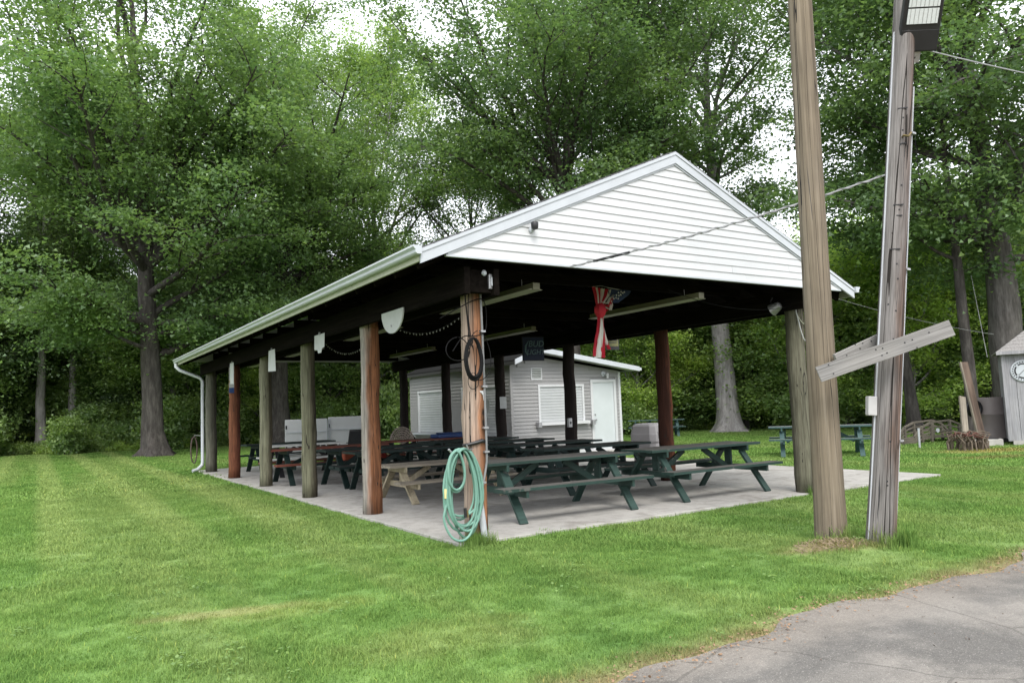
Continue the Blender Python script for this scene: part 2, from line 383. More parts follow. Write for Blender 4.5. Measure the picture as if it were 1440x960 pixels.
def road_mat():
    m = Mat('asphalt'); a = m.noise(m.coord('World', (.75, .95, 1)), 1, 5, .55, .5); b = m.noise(m.coord('World', (7, 7, 7)), 1, 5, .7)
    s = m.noise(m.coord('World', (260, 260, 260)), 1, 2); s2 = m.noise(m.coord('World', (45, 45, 45)), 1, 4, .8)
    sx = m.n('SeparateXYZ'); m.l(m.n('NewGeometry').outputs['Position'], sx.inputs[0])
    c = m.mix(m.smooth(a, .44, .60), (.128, .122, .114), (.228, .212, .192))
    rim = m.smooth(m.math('ADD', sx.outputs[1], m.math('MULTIPLY', m.math('SUBTRACT', b, .5), .5)), -4.75, -4.30)
    c = m.mix(m.math('MULTIPLY', rim, .6), c, (.215, .19, .163))
    c = m.mix(.5, c, m.ramp(b, [(.3, (.8, .79, .78)), (.65, (1.1, 1.1, 1.1))]), 'MULTIPLY')
    c = m.mix(.7, c, m.ramp(s, [(.33, (.55, .55, .56)), (.5, (1, 1, 1)), (.68, (1.45, 1.42, 1.4))]), 'MULTIPLY')
    c = m.mix(.5, c, m.ramp(s2, [(.35, (.7, .7, .7)), (.6, (1.1, 1.1, 1.1))]), 'MULTIPLY')
    ck = m.n('TexVoronoi', feature='DISTANCE_TO_EDGE'); ck.inputs['Scale'].default_value = .8
    m.l(m.mix(.12, m.coord('World', (1, 1, 0)), m.noise(m.coord('World', (3, 3, 3)), 1, 4)), ck.inputs['Vector'])
    cr = m.math('LESS_THAN', ck.outputs[0], .007); c = m.mix(m.math('MULTIPLY', cr, .35), c, (.045, .042, .038))
    sp = m.noise(m.coord('World', (95, 95, 95)), 1, 1); c = m.mix(m.math('MULTIPLY', m.math('GREATER_THAN', sp, .66), .55), c, (.33, .31, .28))
    m.col(c); m.rough(.9); m.spec(.25); m.bump(m.math('SUBTRACT', m.math('ADD', s, m.math('MULTIPLY', s2, .8)), cr), .7, .008); return m.m

def sheet(name, x0, x1, y0, y1, zf, m, nx=60, ny=60, keep=None, edge=None):
    xs = np.linspace(x0, x1, nx); ys = np.linspace(y0, y1, ny)
    X, Y = np.meshgrid(xs, ys, indexing='ij')
    if edge is not None: Y = edge(X, Y)
    V = np.stack([X, Y, zf(X, Y)], -1).reshape(-1, 3)
    i, j = np.meshgrid(np.arange(nx - 1), np.arange(ny - 1), indexing='ij'); a = (i * ny + j).ravel()
    F = np.stack([a, a + ny, a + ny + 1, a + 1], -1)
    if keep is not None:
        cc = V[F].mean(1); F = F[keep(cc[:, 0], cc[:, 1])]
    me = np_mesh(name, V, F, [m]); me.polygons.foreach_set('use_smooth', [True] * len(me.polygons))
    o = put(name, me); o['kind'] = 'structure'; return o
def mound(X, Y): return .10 * np.exp(-(((X - 2.35) / .75) ** 2 + ((Y + 2.95) / .5) ** 2)) - .035 + .006 * np.sin(X * 1.7) * np.cos(Y * 2.1)
def road_edge(X): return -4.21 + .09 * np.sin(X * 1.7 + .6) + .05 * np.sin(X * 4.1) + .03 * np.sin(X * 9.3 + 1)
o = put('ground', MB().add([(-700, -700, -.16), (700, -700, -.16), (700, 700, -.16), (-700, 700, -.16)], [(0, 1, 2, 3)]).mesh('ground', ground_mat())); o['kind'] = 'structure'
def wood_edge(x):                       # where mown lawn stops and the wood begins
    return np.interp(x, [-60, -6, 0, 6, 14, 22, 28, 34, 60], [42, 40, 37.5, 38, 34, 26, 19, 12, -14])
sheet('lawn', -45, 60, -4.9, 44, mound, lawn_mat(), 240, 120, keep=lambda x, y: (y < wood_edge(x)))
def rz_(X, Y): return np.full_like(X, -.018)
sheet('driveway', -40, 60, 0, 1, rz_, road_mat(), 900, 12, edge=lambda X, Y: -11 + Y * (road_edge(X) + 11))
sheet('grass_verge', -45, 60, -60, -10.8, lambda X, Y: np.full_like(X, -.05), bpy.data.materials['lawn_ground'], 8, 8)
# concrete slab under the pavilion: bays with recessed joints
slab = put('concrete_slab', MB().box((4.675, 8.0, -.09), (9.85, 16.3, .10)).mesh('slab', concrete_m)); slab['kind'] = 'structure'
sm = {}
xs = [-.25, 3.0, 6.3, 9.6]; ys = [-.15, 3.9, 8.0, 12.1, 16.15]
for i in range(3):
    for j in range(4):
        w, d = xs[i + 1] - xs[i] - .012, ys[j + 1] - ys[j] - .012
        part('slab_panel', MB().box((0, 0, -.035), (w, d, .07)), concrete_m, slab, ((xs[i] + xs[i + 1]) / 2, (ys[j] + ys[j + 1]) / 2, 0), bev=.008)

# ================================================================== PAVILION
SP, PW = 3.004, 5.948
pav = thing('pavilion', 'open picnic pavilion with white sided gable on rough log posts', 'pavilion')
def log_mesh(name, m, r, h, seed, top=.93):
    rnd = random.Random(seed); n = 18; b = MB()
    bend = [(rnd.uniform(-.012, .012), rnd.uniform(-.012, .012)) for _ in range(12)]
    pts = [(bend[i][0], bend[i][1], h * i / 11) for i in range(12)]
    j = [[1 + rnd.uniform(-.035, .035) for _ in range(n)] for _ in range(12)]
    ph = [rnd.uniform(-.05, .05) for _ in range(n)]
    b.tube(pts, [r * (1 - (1 - top) * i / 11) for i in range(12)], n, True, lambda i, k: j[i][k] + ph[k])
    return b.mesh(name, m, True)
pm = [postmat('post_corner', (.33, .255, .21), (.27, .118, .055), .01, .9, 2.2, (.84, -.54)), postmat('post_orange', (.30, .275, .25), (.20, .085, .042), -.015, 1, 1., (.84, -.54)),
      postmat('post_greygreen', (.16, .158, .108), (.07, .06, .042), .06, 1, .8, (.84, -.54)), postmat('post_palegreen', (.18, .178, .125), (.09, .08, .055), .05, 1, .8, (.84, -.54)),
      postmat('post_red', (.17, .066, .035), (.085, .030, .018), .02, 1, .6, (.84, -.54)), postmat('post_greybrown', (.12, .12, .095), (.06, .056, .045), .04, 1, .4, (.84, -.54))]
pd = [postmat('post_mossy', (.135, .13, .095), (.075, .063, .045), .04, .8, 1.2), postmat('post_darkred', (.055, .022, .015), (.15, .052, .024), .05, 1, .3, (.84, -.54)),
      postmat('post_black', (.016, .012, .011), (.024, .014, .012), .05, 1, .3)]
plab = ['weathered split corner post with pinkish grey wood', 'orange brown log post with grey weathered side', 'grey green log post', 'pale grey green log post', 'rusty red log post', 'dull grey brown log post at the far corner']
for k in range(6):
    r = [.135, .142, .135, .135, .14, .15][k]
    o = put('post', log_mesh('post', pm[k], r, 3.02, 10 + k), pav, (0.0 if k else .03, k * SP, 0), (0, 0 if k else R(.7), k * 1.3 * 0), label=plab[k])
for k in range(6):
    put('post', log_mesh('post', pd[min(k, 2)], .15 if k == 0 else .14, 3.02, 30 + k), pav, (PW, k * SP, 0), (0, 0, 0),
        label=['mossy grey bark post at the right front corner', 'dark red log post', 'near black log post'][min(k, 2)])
YF, YB = -.53, 15.55; XE, ZE = -.826, 3.177; XR, ZR = 2.974, 4.818; SLOPE = (ZR - ZE) / (XR - XE)
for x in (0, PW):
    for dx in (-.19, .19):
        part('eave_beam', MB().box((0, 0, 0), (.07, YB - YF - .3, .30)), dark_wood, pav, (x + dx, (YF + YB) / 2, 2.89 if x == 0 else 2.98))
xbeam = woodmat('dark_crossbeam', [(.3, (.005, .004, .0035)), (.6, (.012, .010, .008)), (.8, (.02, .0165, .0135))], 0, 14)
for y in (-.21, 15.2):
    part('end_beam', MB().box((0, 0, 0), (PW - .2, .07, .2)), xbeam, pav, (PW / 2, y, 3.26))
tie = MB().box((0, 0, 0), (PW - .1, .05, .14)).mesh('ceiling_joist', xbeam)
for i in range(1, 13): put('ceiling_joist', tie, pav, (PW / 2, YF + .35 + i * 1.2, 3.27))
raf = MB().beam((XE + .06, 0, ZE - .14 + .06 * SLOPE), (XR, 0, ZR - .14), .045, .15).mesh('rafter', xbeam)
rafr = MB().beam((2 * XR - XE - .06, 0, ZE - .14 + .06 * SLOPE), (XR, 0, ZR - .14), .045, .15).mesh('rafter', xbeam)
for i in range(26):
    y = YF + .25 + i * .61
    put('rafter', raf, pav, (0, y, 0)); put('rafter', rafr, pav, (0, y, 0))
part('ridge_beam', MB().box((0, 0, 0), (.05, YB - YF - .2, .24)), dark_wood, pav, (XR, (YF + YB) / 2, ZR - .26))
for sgn in (-1, 1):
    ex = XR + sgn * (XR - XE)
    a, b = (ex, ZE - .045), (XR, ZR - .045)
    poly = [(ex, ZE - .05), (XR, ZR - .05), (XR, ZR - .02), (ex, ZE - .02)]
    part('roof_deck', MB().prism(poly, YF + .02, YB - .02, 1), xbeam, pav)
    # shingle courses laid up the slope
    dv = Vector((XR - ex, 0, ZR - ZE)); n = 26
    for i in range(n):
        p0 = Vector((ex, 0, ZE)) + dv * (i / n); p1 = Vector((ex, 0, ZE)) + dv * min(1, (i + 1.25) / n)
        poly = [(p0.x, p0.z - .018), (p1.x, p1.z - .018), (p1.x, p1.z - .010), (p0.x, p0.z + .003)]
        part('shingle_course', MB().prism(poly, YF - .012, YB + .012, 1), roof_shingle, pav)
    # rake fascia, front and rear: cap strip above a broad board
    for (y0, y1) in ((YF - .008, YF + .022), (YB - .022, YB + .008)):
        poly = [(ex, ZE - .172), (XR, ZR - .172), (XR, ZR - .022), (ex, ZE - .022)]
        part('rake_fascia', MB().prism(poly, y0, y1, 1), white_metal, pav)
        o_ = -.011 if y0 < 0 else .011
        poly = [(ex, ZE - .058), (XR, ZR - .058), (XR, ZR - .018), (ex, ZE - .018)]
        part('drip_edge', MB().prism(poly, y0 + o_, y1 + o_, 1), white_metal, pav)
    # J channel round the siding
    poly = [(XR + sgn * 3.47, ZE + .33 * SLOPE - .197), (XR, ZR - .197), (XR, ZR - .174), (XR + sgn * 3.47, ZE + .33 * SLOPE - .174)]
    part('trim_channel', MB().prism(poly, YF + .008, YF + .03, 1), white_metal, pav)
    # eave board and gutter
    part('eave_fascia', MB().prism([(ex + sgn * .002, ZE - .145), (ex - sgn * .022, ZE - .145), (ex - sgn * .022, ZE - .03), (ex + sgn * .002, ZE - .03)], YF + .03, YB - .03, 1), ivory, pav)
    gx = ex + sgn * .004
    gp = [(0, -.09), (.055, -.09), (.07, -.075), (.072, -.045), (.10, -.02), (.10, .0), (.092, .0), (.092, -.016), (.064, -.04), (.062, -.07), (.052, -.082), (.008, -.082), (.008, 0), (0, 0)]
    g = part('gutter', MB().prism([(gx + sgn * a_, ZE + .008 + b_) for a_, b_ in gp], YF - .04, YB + .04, 1), white_metal, pav)
    for ye in (YF - .046, YB + .04):
        part('gutter_end_cap', MB().prism([(gx + sgn * a_, ZE + .008 + b_) for a_, b_ in gp[:6]] + [(gx, ZE + .008)], ye, ye + .006, 1), white_metal, pav)
# gable siding: every course a board of its own, lapped
zb = 3.13; ch = .1005; zi = zb; YS = YF + .028
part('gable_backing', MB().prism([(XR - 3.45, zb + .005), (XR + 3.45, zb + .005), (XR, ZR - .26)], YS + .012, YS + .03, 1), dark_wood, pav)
while True:
    hw = lambda z: min(3.52, (ZR - .189 - z) / SLOPE)
    zt = zi + ch
    if hw(zt) < .0: zt = ZR - .192
    if hw(zi) < .05: break
    a, b = hw(zi), max(.004, hw(zt))
    yb_, yt_ = YS - .012, YS - .001
    rj = random.Random(int(zi * 1000)); cuts = [-1.0]
    if a > 1.9: cuts.append(rj.uniform(-.5, .5))
    if a > 2.9 and rj.random() < .5: cuts.append(rj.choice((-.75, .75)))
    cuts = sorted(cuts) + [1.0]
    for q0, q1 in zip(cuts[:-1], cuts[1:]):
        g0, g1 = (0 if q0 == -1 else .0015), (0 if q1 == 1 else .0015)
        l0, l1, h0, h1 = XR + a * q0 + g0, XR + a * q1 - g1, XR + (b * q0 if q0 == -1 else max(-b, min(b, a * q0))) + g0, XR + (b * q1 if q1 == 1 else max(-b, min(b, a * q1))) - g1
        w_ = rj.uniform(-.0022, .0022)
        V = [(l0, yb_ + w_, zi), (l1, yb_ - w_, zi), (h1, yt_, zt), (h0, yt_, zt), (l0, YS + .010, zi), (l1, YS + .010, zi), (h1, YS + .010, zt), (h0, YS + .010, zt)]
        part('siding_board', MB().add(V, [(0, 1, 2, 3), (7, 6, 5, 4), (0, 4, 5, 1), (3, 2, 6, 7), (0, 3, 7, 4), (1, 5, 6, 2)]), white_vinyl, pav)
    zi += ch
    if zi > ZR - .28: break
part('gable_sill_trim', MB().box((XR, YS + .004, zb - .012), (6.98, .042, .022)), white_metal, pav)
part('rear_gable_wall', MB().prism([(XR - 3.45, zb), (XR + 3.45, zb), (XR, ZR - .26)], YB - .06, YB - .03, 1), white_vinyl, pav)
# downspout at the far left corner
ds = MB().tube([(XE - .05, 15.35, 3.08), (XE - .05, 15.35, 2.98), (XE + .04, 15.3, 2.88), (-.28, 15.15, 2.66), (-.21, 15.12, 2.56), (-.21, 15.1, 1.4), (-.21, 15.08, .28), (-.23, 15.06, .2), (-.36, 15.0, .09), (-.5, 14.95, .06)], .045, 10)
part('downspout', ds, white_metal, pav, smooth=True)
part('downspout_strap', MB().lathe([(.05, 0), (.05, .03)], 12, (-.21, 15.1, .4)), metal_grey, pav)

# ------------------------------------------------------------------ things on the pavilion
def wire(name, label, cat, pts, r, m, group=None, n=6, parent=None):
    o = part(name, MB().tube(pts, r, n), m, parent, smooth=True)
    if parent is None: tag(o, label, cat, group)
    return o
def sag(a, b, d, n=14):
    a, b = Vector(a), Vector(b); return [a.lerp(b, t / n) - Vector((0, 0, d * 4 * (t / n) * (1 - t / n))) for t in range(n + 1)]
def smoothpts(pts, n=6):
    P = [Vector(p) for p in pts]; out = []
    for i in range(len(P) - 1):
        p0, p1, p2, p3 = P[max(i - 1, 0)], P[i], P[i + 1], P[min(i + 2, len(P) - 1)]
        for k in range(n):
            t = k / n; out.append(.5 * ((2 * p1) + (p2 - p0) * t + (2 * p0 - 5 * p1 + 4 * p2 - p3) * t * t + (3 * p1 - p0 - 3 * p2 + p3) * t ** 3))
    return out + [P[-1]]
# security camera
t = thing('security_camera', 'small black dome camera mounted on the white gable siding', 'camera', (.6, YS - .016, 3.52))
part('mount', MB().lathe([(.035, 0), (.035, .02), (.02, .03), (.02, .05)], 16), white_metal, t, (0, 0, -.02), (R(90), 0, 0))
part('housing', MB().lathe([(.015, -.05), (.032, -.045), (.042, -.02), (.044, .03), (.036, .04)], 16), black_plastic, t, (0, -.075, .02), smooth=True)
# power line gable -> leaning pole
wp = sag((1.11, YF - .02, 3.10), (3.17, -3.37, 3.72), .05, 24)
o = tag(part('power_cable', MB().tube(wp, .009, 6), metal_grey, smooth=True), 'twisted grey cable running from the gable to the leaning pole', 'cable')
hel = []
for i in range(161):
    q = i / 160 * 24; k = min(23, int(q)); p = wp[k].lerp(wp[k + 1], q - k); a = i * .75
    hel.append(p + Vector((.012 * math.cos(a), .006 * math.sin(a), .012 * math.sin(a))))
part('strand', MB().tube(hel, .007, 5), grey_pipe, o, smooth=True)
part('splice_sleeve', MB().tube(wp[2:6], .016, 8), black_plastic, o, smooth=True)
# lamps: fluorescent battens hung along the bay
def batten():
    b = MB().prism([(-.045, .03), (.045, .03), (.06, .0), (-.06, .0)], -1.2, 1.2, 1)
    return b
lamp = None
for i, (x, y, lab) in enumerate([(.95, 1.15, 'long fluorescent batten nearest the split corner post'), (3.65, 1.0, 'fluorescent batten just right of the knotted flag'),
        (.95, 5.3, 'fluorescent batten behind the orange brown post'), (3.65, 5.2, 'fluorescent batten in the dark middle of the ceiling'),
        (.95, 9.4, 'fluorescent batten above the red topped table'), (3.65, 9.4, 'fluorescent batten in front of the grey cabin wall'), (.95, 13.2, 'fluorescent batten nearest the far end of the pavilion')]):
    if lamp is None:
        lamp = thing('ceiling_lamp', lab, 'ceiling lamp', (x, y, 2.91), 0, 'fluorescent lamps under the pavilion roof')
        part('housing', MB().prism([(-.05, .0), (.05, .0), (.035, .07), (-.035, .07)], -1.2, 1.2, 1), olive_lamp, lamp)
        part('reflector', MB().prism([(-.11, -.012), (.11, -.012), (.05, .0), (-.05, .0)], -1.2, 1.2, 1), lamp_white, lamp)
        for s in (-1, 1):
            part('end_cap', MB().box((0, s * 1.212, .025), (.10, .022, .085)), olive_lamp, lamp)
        for s in (-.9, .9): part('hanger', MB().tube([(0, s, .07), (0, s, .16)], .004, 5), metal_grey, lamp)
    else: dup(lamp, (x, y, 2.91), 0, lab)
# half round board and cards hanging from the left beam
sec = [(.31 * math.cos(t_), .30 * math.sin(t_)) for t_ in [math.pi + math.pi * i / 20 for i in range(21)]]
t = thing('rounded_board', 'white half round board hanging under the left eave beam', 'board', (-.235, 1.58, 2.80))
part('panel', MB().prism([(a * 1.15, b) for a, b in sec], -.012, .006, 0), paper, t)
part('bolt', MB().lathe([(.012, 0), (.012, .012)], 10), metal_grey, t, (-.012, .02, -.2), (0, R(-90), 0))
part('bracket', MB().box((.0, 0, .02), (.02, .3, .04)), dark_wood, t, (.02, 0, 0))
card_poly = [(-.26, 0), (.26, 0), (.27, -.24), (.12, -.25), (.07, -.31), (-.08, -.31), (-.12, -.24), (-.24, -.23)]
for nm, y, poly, lab in (('hanging_card', 4.6, card_poly, 'white card with a notched lower edge under the eave beam'),
                    ('hanging_card', 7.6, [(-.24, 0), (.22, .0), (.26, -.42), (-.30, -.44)], 'plain white sheet hanging between the two grey green posts'),
                    ('hanging_card', 11.2, [(-.2, 0), (.2, .0), (.17, -.5), (-.2, -.52)], 'dim white sheet hanging between the two farthest left posts')):
    t = thing(nm, lab, 'card', (-.24, y, 2.80), 0, 'white cards hanging from the left beam')
    part('sheet', MB().prism(poly, -.003, .003, 0), paper, t)
    part('clip', MB().box((0, 0, .01), (.02, .05, .05)), metal_grey, t)
# banner on the red post
t = thing('post_banner', 'tall narrow banner with blue foot fixed on the rusty red post', 'banner', (-.10, 4 * SP - .12, 2.1))
for nm, z0, z1, c in (('white_field', .32, 1.0, paper), ('yellow_band', .25, .32, plain('banner_yellow', (.35, .27, .13))), ('pale_band', .13, .25, paper), ('blue_foot', .0, .13, blue_m)):
    part(nm, MB().box((0, 0, (z0 + z1) / 2), (.12, .012, z1 - z0)), c, t)
part('figure', MB().prism([(-.03, .5), (.02, .48), (.035, .6), (.01, .68), (-.02, .69), (-.03, .6)], -.009, -.006, 1), blue_m, t)
# string lights
def string_lights(lab, y0, y1, x, z, d):
    pts = sag((x, y0, z), (x, y1, z + .02), d, 26)
    o = tag(part('string_lights', MB().tube(pts, .005, 5), cable_m), lab, 'string lights', 'string lights under the roof')
    bulb = MB().lathe([(.004, 0), (.008, -.012), (.007, -.024), (.003, -.03)], 6).mesh('bulb', plain('bulb_glass', (.20, .20, .18)) if 'bulb_glass' not in bpy.data.materials else bpy.data.materials['bulb_glass'], True)
    for i in range(1, 26): put('bulb', bulb, o, tuple(pts[i]), (0, R(random.Random(i).uniform(-30, 30)), 0))
    return o
string_lights('sagging string of small bulbs between corner post and orange brown post', .15, 2.85, .26, 2.78, .27)
string_lights('sagging string of small bulbs between orange brown and pale green posts', 3.15, 5.85, .26, 2.78, .3)
pts = sag((3.1, -.14, 3.0), (5.7, -.14, 2.88), .14, 20)
tag(part('string_wire', MB().tube(pts, .004, 5), cable_m), 'thin wire sagging under the gable beam towards the mossy post', 'wire')
# flag, knotted and hanging
def flag():
    t = thing('flag', 'knotted red and white striped flag with starred blue corner hanging from beam', 'flag', (2.80, 1.0, 3.2)); t.scale = (1.06, 1, 1)
    red, wht, blu = plain('flag_red', (.50, .022, .045), .8, .15, 6), plain('flag_white', (.72, .70, .68), .8, .06, 6), plain('flag_blue', (.035, .055, .13), .8, .2, 6)
    def strip(nm, rows, m, base=0):
        """cloth strip: rows of (xl, xr, z, y); folded across its width and thick"""
        b = MB(); vs = []; fs = []; n = 7
        for side in (0, 1):
            for (xl, xr, z, y) in rows:
                for k in range(n):
                    u = k / (n - 1); vs.append((xl + (xr - xl) * u, y + .018 * math.sin(u * 7 + z * 5 + base) + side * .006 + .01 * math.sin(z * 13 + base), z))
        m_ = len(rows)
        for side in (0, 1):
            o_ = side * m_ * n
            for i in range(m_ - 1):
                for k in range(n - 1):
                    q = (o_ + i * n + k, o_ + i * n + k + 1, o_ + (i + 1) * n + k + 1, o_ + (i + 1) * n + k); fs.append(q if side else q[::-1])
        for i in range(m_ - 1):
            for k in (0, n - 1): fs.append((i * n + k, (i + 1) * n + k, m_ * n + (i + 1) * n + k, m_ * n + i * n + k))
        for k in range(n - 1):
            for i in (0, m_ - 1): fs.append((i * n + k, i * n + k + 1, m_ * n + i * n + k + 1, m_ * n + i * n + k))
        b.add(vs, fs); return part(nm, b, m, t, smooth=True)
    # upper fan: stripes converge on the knot
    xs0 = [-.10, -.045, .0, .055, .115, .17, .22]; kx = [-.06, -.04, -.02, 0, .02, .04, .06]
    for i in range(6):
        strip('stripe', [(xs0[i], xs0[i + 1], .0 - .006 * i, .0), (xs0[i] * .75 + kx[i] * .25, xs0[i + 1] * .75 + kx[i + 1] * .25, -.12, -.01), (kx[i], kx[i + 1], -.26, -.02)], wht if i % 2 else red, i)
    # bunched side loop
    for i in range(4):
        a = i * .045
        strip('stripe', [(.02, .05, -.22 - a * .6, -.03), (.10 + a * .5, .15 + a * .4, -.25 - a, -.05), (.17, .22, -.20 - a * 1.1 + .04, -.04), (.25 - a, .30 - a, -.10 - a, -.02)] if i < 3 else
              [(.01, .04, -.36, -.04), (.05, .09, -.37, -.05), (.09, .14, -.33, -.05)], red if i % 2 else wht, 3 + i)
    strip('canton', [(.16, .62, -.02, .0), (.17, .55, -.09, -.01), (.20, .45, -.15, -.01), (.24, .34, -.22, -.01)], blu)
    st = plain('star_white', (.7, .7, .72))
    star = MB()
    P5 = [((.017 if k % 2 == 0 else .007) * math.sin(k * math.pi / 5), (.017 if k % 2 == 0 else .007) * math.cos(k * math.pi / 5)) for k in range(10)]
    sme = star.prism(P5, -.003, .003, 1).mesh('star', st)
    for sx, sz in ((.25, -.165), (.29, -.15), (.33, -.16), (.30, -.11), (.345, -.115), (.38, -.10), (.42, -.07), (.34, -.07), (.45, -.055), (.39, -.055)): put('star', sme, t, (sx, -.035, sz))
    # the knot and the tails
    k = MB(); kk = []
    for i in range(9):
        a = math.pi * i / 8; kk.append((-.005, -.03, -.25 - .22 * i / 8))
    k.tube(kk, [.03, .06, .078, .085, .085, .078, .066, .05, .03], 14, True, lambda i, q: 1 + .12 * math.sin(q * 2.7 + i * .5))
    part('knot', k, red, t, smooth=True)
    def tail(x0, x1, x2, x3, zt, zbt, m, ph): strip('stripe', [(x0 + (x2 - x0) * u, x1 + (x3 - x1) * u, zt + (zbt - zt) * u, -.03 - .02 * math.sin(u * 3 + ph)) for u in (0, .2, .4, .6, .8, 1)], m, ph)
    tail(-.06, -.015, -.165, -.115, -.40, -1.03, red, 0); tail(-.02, .012, -.12, -.005, -.40, -1.05, wht, 1); tail(.0, .035, -.012, .06, -.40, -1.05, red, 2)
    tail(.02, .045, .05, .10, -.42, -.86, wht, 3); tail(.035, .05, .075, .135, -.60, -.93, red, 4); tail(.03, .045, .055, .11, -.55, -.83, wht, 5)
    part('cord', MB().tube([(-.1, 0, 0), (.05, 0, .02), (.2, 0, .0), (.5, 0, -.03)], .006, 6), paper, t)
    return t
flag()
# beer sign
def text(body, size, m, parent, loc, rot=(R(90), 0, 0), name='lettering', ext=.003):
    c = bpy.data.curves.new(name, 'FONT'); c.body = body; c.size = size; c.align_x = 'CENTER'; c.align_y = 'CENTER'; c.extrude = ext
    c.shear = .2; tmp = bpy.data.objects.new(name, c); COL.objects.link(tmp); bpy.context.view_layer.update()
    me = bpy.data.meshes.new_from_object(tmp.evaluated_get(bpy.context.evaluated_depsgraph_get())); bpy.data.objects.remove(tmp)
    me.materials.clear(); me.materials.append(m); return put(name, me, parent, loc, rot)
t = thing('beer_sign', 'dark blue banner sign with pale two line lettering above the cabin roof', 'sign', (5.0, 6.0, 2.75), R(-8))
navy = plain('sign_navy', (.012, .02, .055), .6, .2, 5); pale = plain('sign_pale', (.12, .20, .23))
part('panel', MB().box((0, 0, 0), (.50, .02, .50)), navy, t)
part('rim', MB().box((0, .016, 0), (.53, .012, .53)), black_plastic, t)
o = text('BUD', .19, pale, t, (.06, -.012, .10), name='lettering_upper')
o = text('LIGHT', .155, pale, t, (.045, -.012, -.08), name='lettering_lower')
part('swoosh', MB().tube([(-.12, -.014, .17), (-.19, -.014, .06), (-.20, -.014, -.06), (-.15, -.014, -.16)], [.006, .02, .018, .004], 6), pale, t)
# second sign right of the flag
t = thing('hanging_sign', 'dark sign with rows of dull yellow green print hanging right of the flag', 'sign', (7.0, 5.7, 3.0), R(-12))
part('panel', MB().box((0, 0, 0), (.34, .02, .56)), black_plastic, t)
prt = plain('sign_print', (.13, .13, .055), .7, .35, 40)
part('print', MB().box((0, -.012, .03), (.30, .006, .46)), navy if False else prt, t)
for i, (z, w) in enumerate(((.20, .26), (.14, .24), (.075, .26), (.0, .20), (-.06, .26), (-.11, .22))):
    part('print_line', MB().box((0, -.017, z), (w, .004, .022)), black_plastic, t)
part('chain', MB().tube([(-.1, 0, .28), (0, 0, .42), (.1, 0, .28)], .005, 5), metal_grey, t)

# ------------------------------------------------------------------ corner post fittings
CX, CY = .03, 0.0
t = thing('junction_box', 'dark junction box with a grey cover at the top of the split corner post', 'junction box', (-.01, -.22, 2.92))
part('box', MB().box((.03, -.045, -.02), (.28, .10, .26)), dark_wood, t, bev=.006)
part('cover', MB().box((.155, -.105, -.02), (.06, .03, .17)), metal_grey, t, bev=.006)
part('latch', MB().box((.155, -.125, -.02), (.02, .012, .10)), white_metal, t)
part('photocell', MB().lathe([(.03, 0), (.034, .012), (.02, .03)], 14), white_metal, t, (.07, -.098, .075), (R(90), 0, 0), smooth=True)
t = thing('conduit', 'slim grey electrical conduit running down the split corner post', 'conduit')
part('pipe', MB().tube(smoothpts([(.11, -.145, 2.78), (.115, -.15, 2.2), (.12, -.15, 1.5), (.12, -.15, .95), (.11, -.145, .82), (.07, -.16, .68), (.03, -.17, .55)], 5), .013, 8), grey_pipe, t, smooth=True)
part('lower_pipe', MB().tube([(-.02, -.18, .55), (.0, -.18, .42), (.02, -.19, .2), (.035, -.2, -.02)], [.022, .034, .036, .036], 10), pvc, t, smooth=True)
for z in (2.35, 1.72, 1.25, .98, .64): part('clamp', MB().box((.115 if z > .9 else .06, -.15, z), (.06, .05, .022)), metal_grey, t)
def coil(cx, cy, cz, rx, rz, turns, spread, seed, tw=.02):
    rn = random.Random(seed); pts = []
    n = turns * 26; ax, az, ox, oy = rx, rz, 0, 0
    for i in range(n + 1):
        a = 2 * math.pi * i / 26 + math.pi / 2; j = i // 26
        if i % 26 == 0: gx, gz, ox, oz = rx * rn.uniform(1 - spread, 1 + spread), rz * rn.uniform(1 - spread * .7, 1 + spread * .7), rn.uniform(-spread, spread) * rx * .6, 0
        ax += (gx - ax) * .12; az += (gz - az) * .12
        top = cz + rz
        pts.append((cx + ox + ax * math.cos(a) * (1 + .15 * math.cos(a + math.pi / 2)), cy - .004 * (j % 6) - tw * math.sin(j * 2.1) + .006 * math.sin(3 * a), top - az + az * math.sin(a)))
    return pts
def sleek(pts): return [tuple(Vector(pts[max(i - 1, 0)]) * .25 + Vector(pts[i]) * .5 + Vector(pts[min(i + 1, len(pts) - 1)]) * .25) for i in range(len(pts))]
t = thing('cable_coil', 'coiled black cable hanging on the upper corner post', 'cable', (0, 0, 0))
part('coil', MB().tube(sleek(coil(-.045, -.2, 2.03, .10, .235, 11, .10, 4, .014)), .0125, 6, True), cable_m, t, smooth=True)
part('loose_loop', MB().tube(sleek(coil(-.24, -.2, 2.14, .15, .13, 1, .05, 5, .01)), .006, 6), cable_m, t, smooth=True)
part('loose_loop', MB().tube(sleek(coil(-.06, -.21, 1.78, .065, .09, 1, .05, 6, .01)), .004, 6), cable_m, t, smooth=True)
part('loose_loop', MB().tube(sleek(coil(.02, -.215, 2.06, .16, .29, 1, .05, 7, .01)), .005, 6), cable_m, t, smooth=True)
part('riser', MB().tube(smoothpts([(-.07, -.17, 2.28), (-.085, -.165, 2.5), (-.1, -.16, 2.75), (-.1, -.2, 2.95)], 5), .008, 6), cable_m, t, smooth=True)
part('riser', MB().tube(smoothpts([(-.05, -.17, 2.28), (-.07, -.165, 2.5), (-.06, -.16, 2.75), (-.06, -.2, 2.95)], 5), .006, 6), cable_m, t, smooth=True)
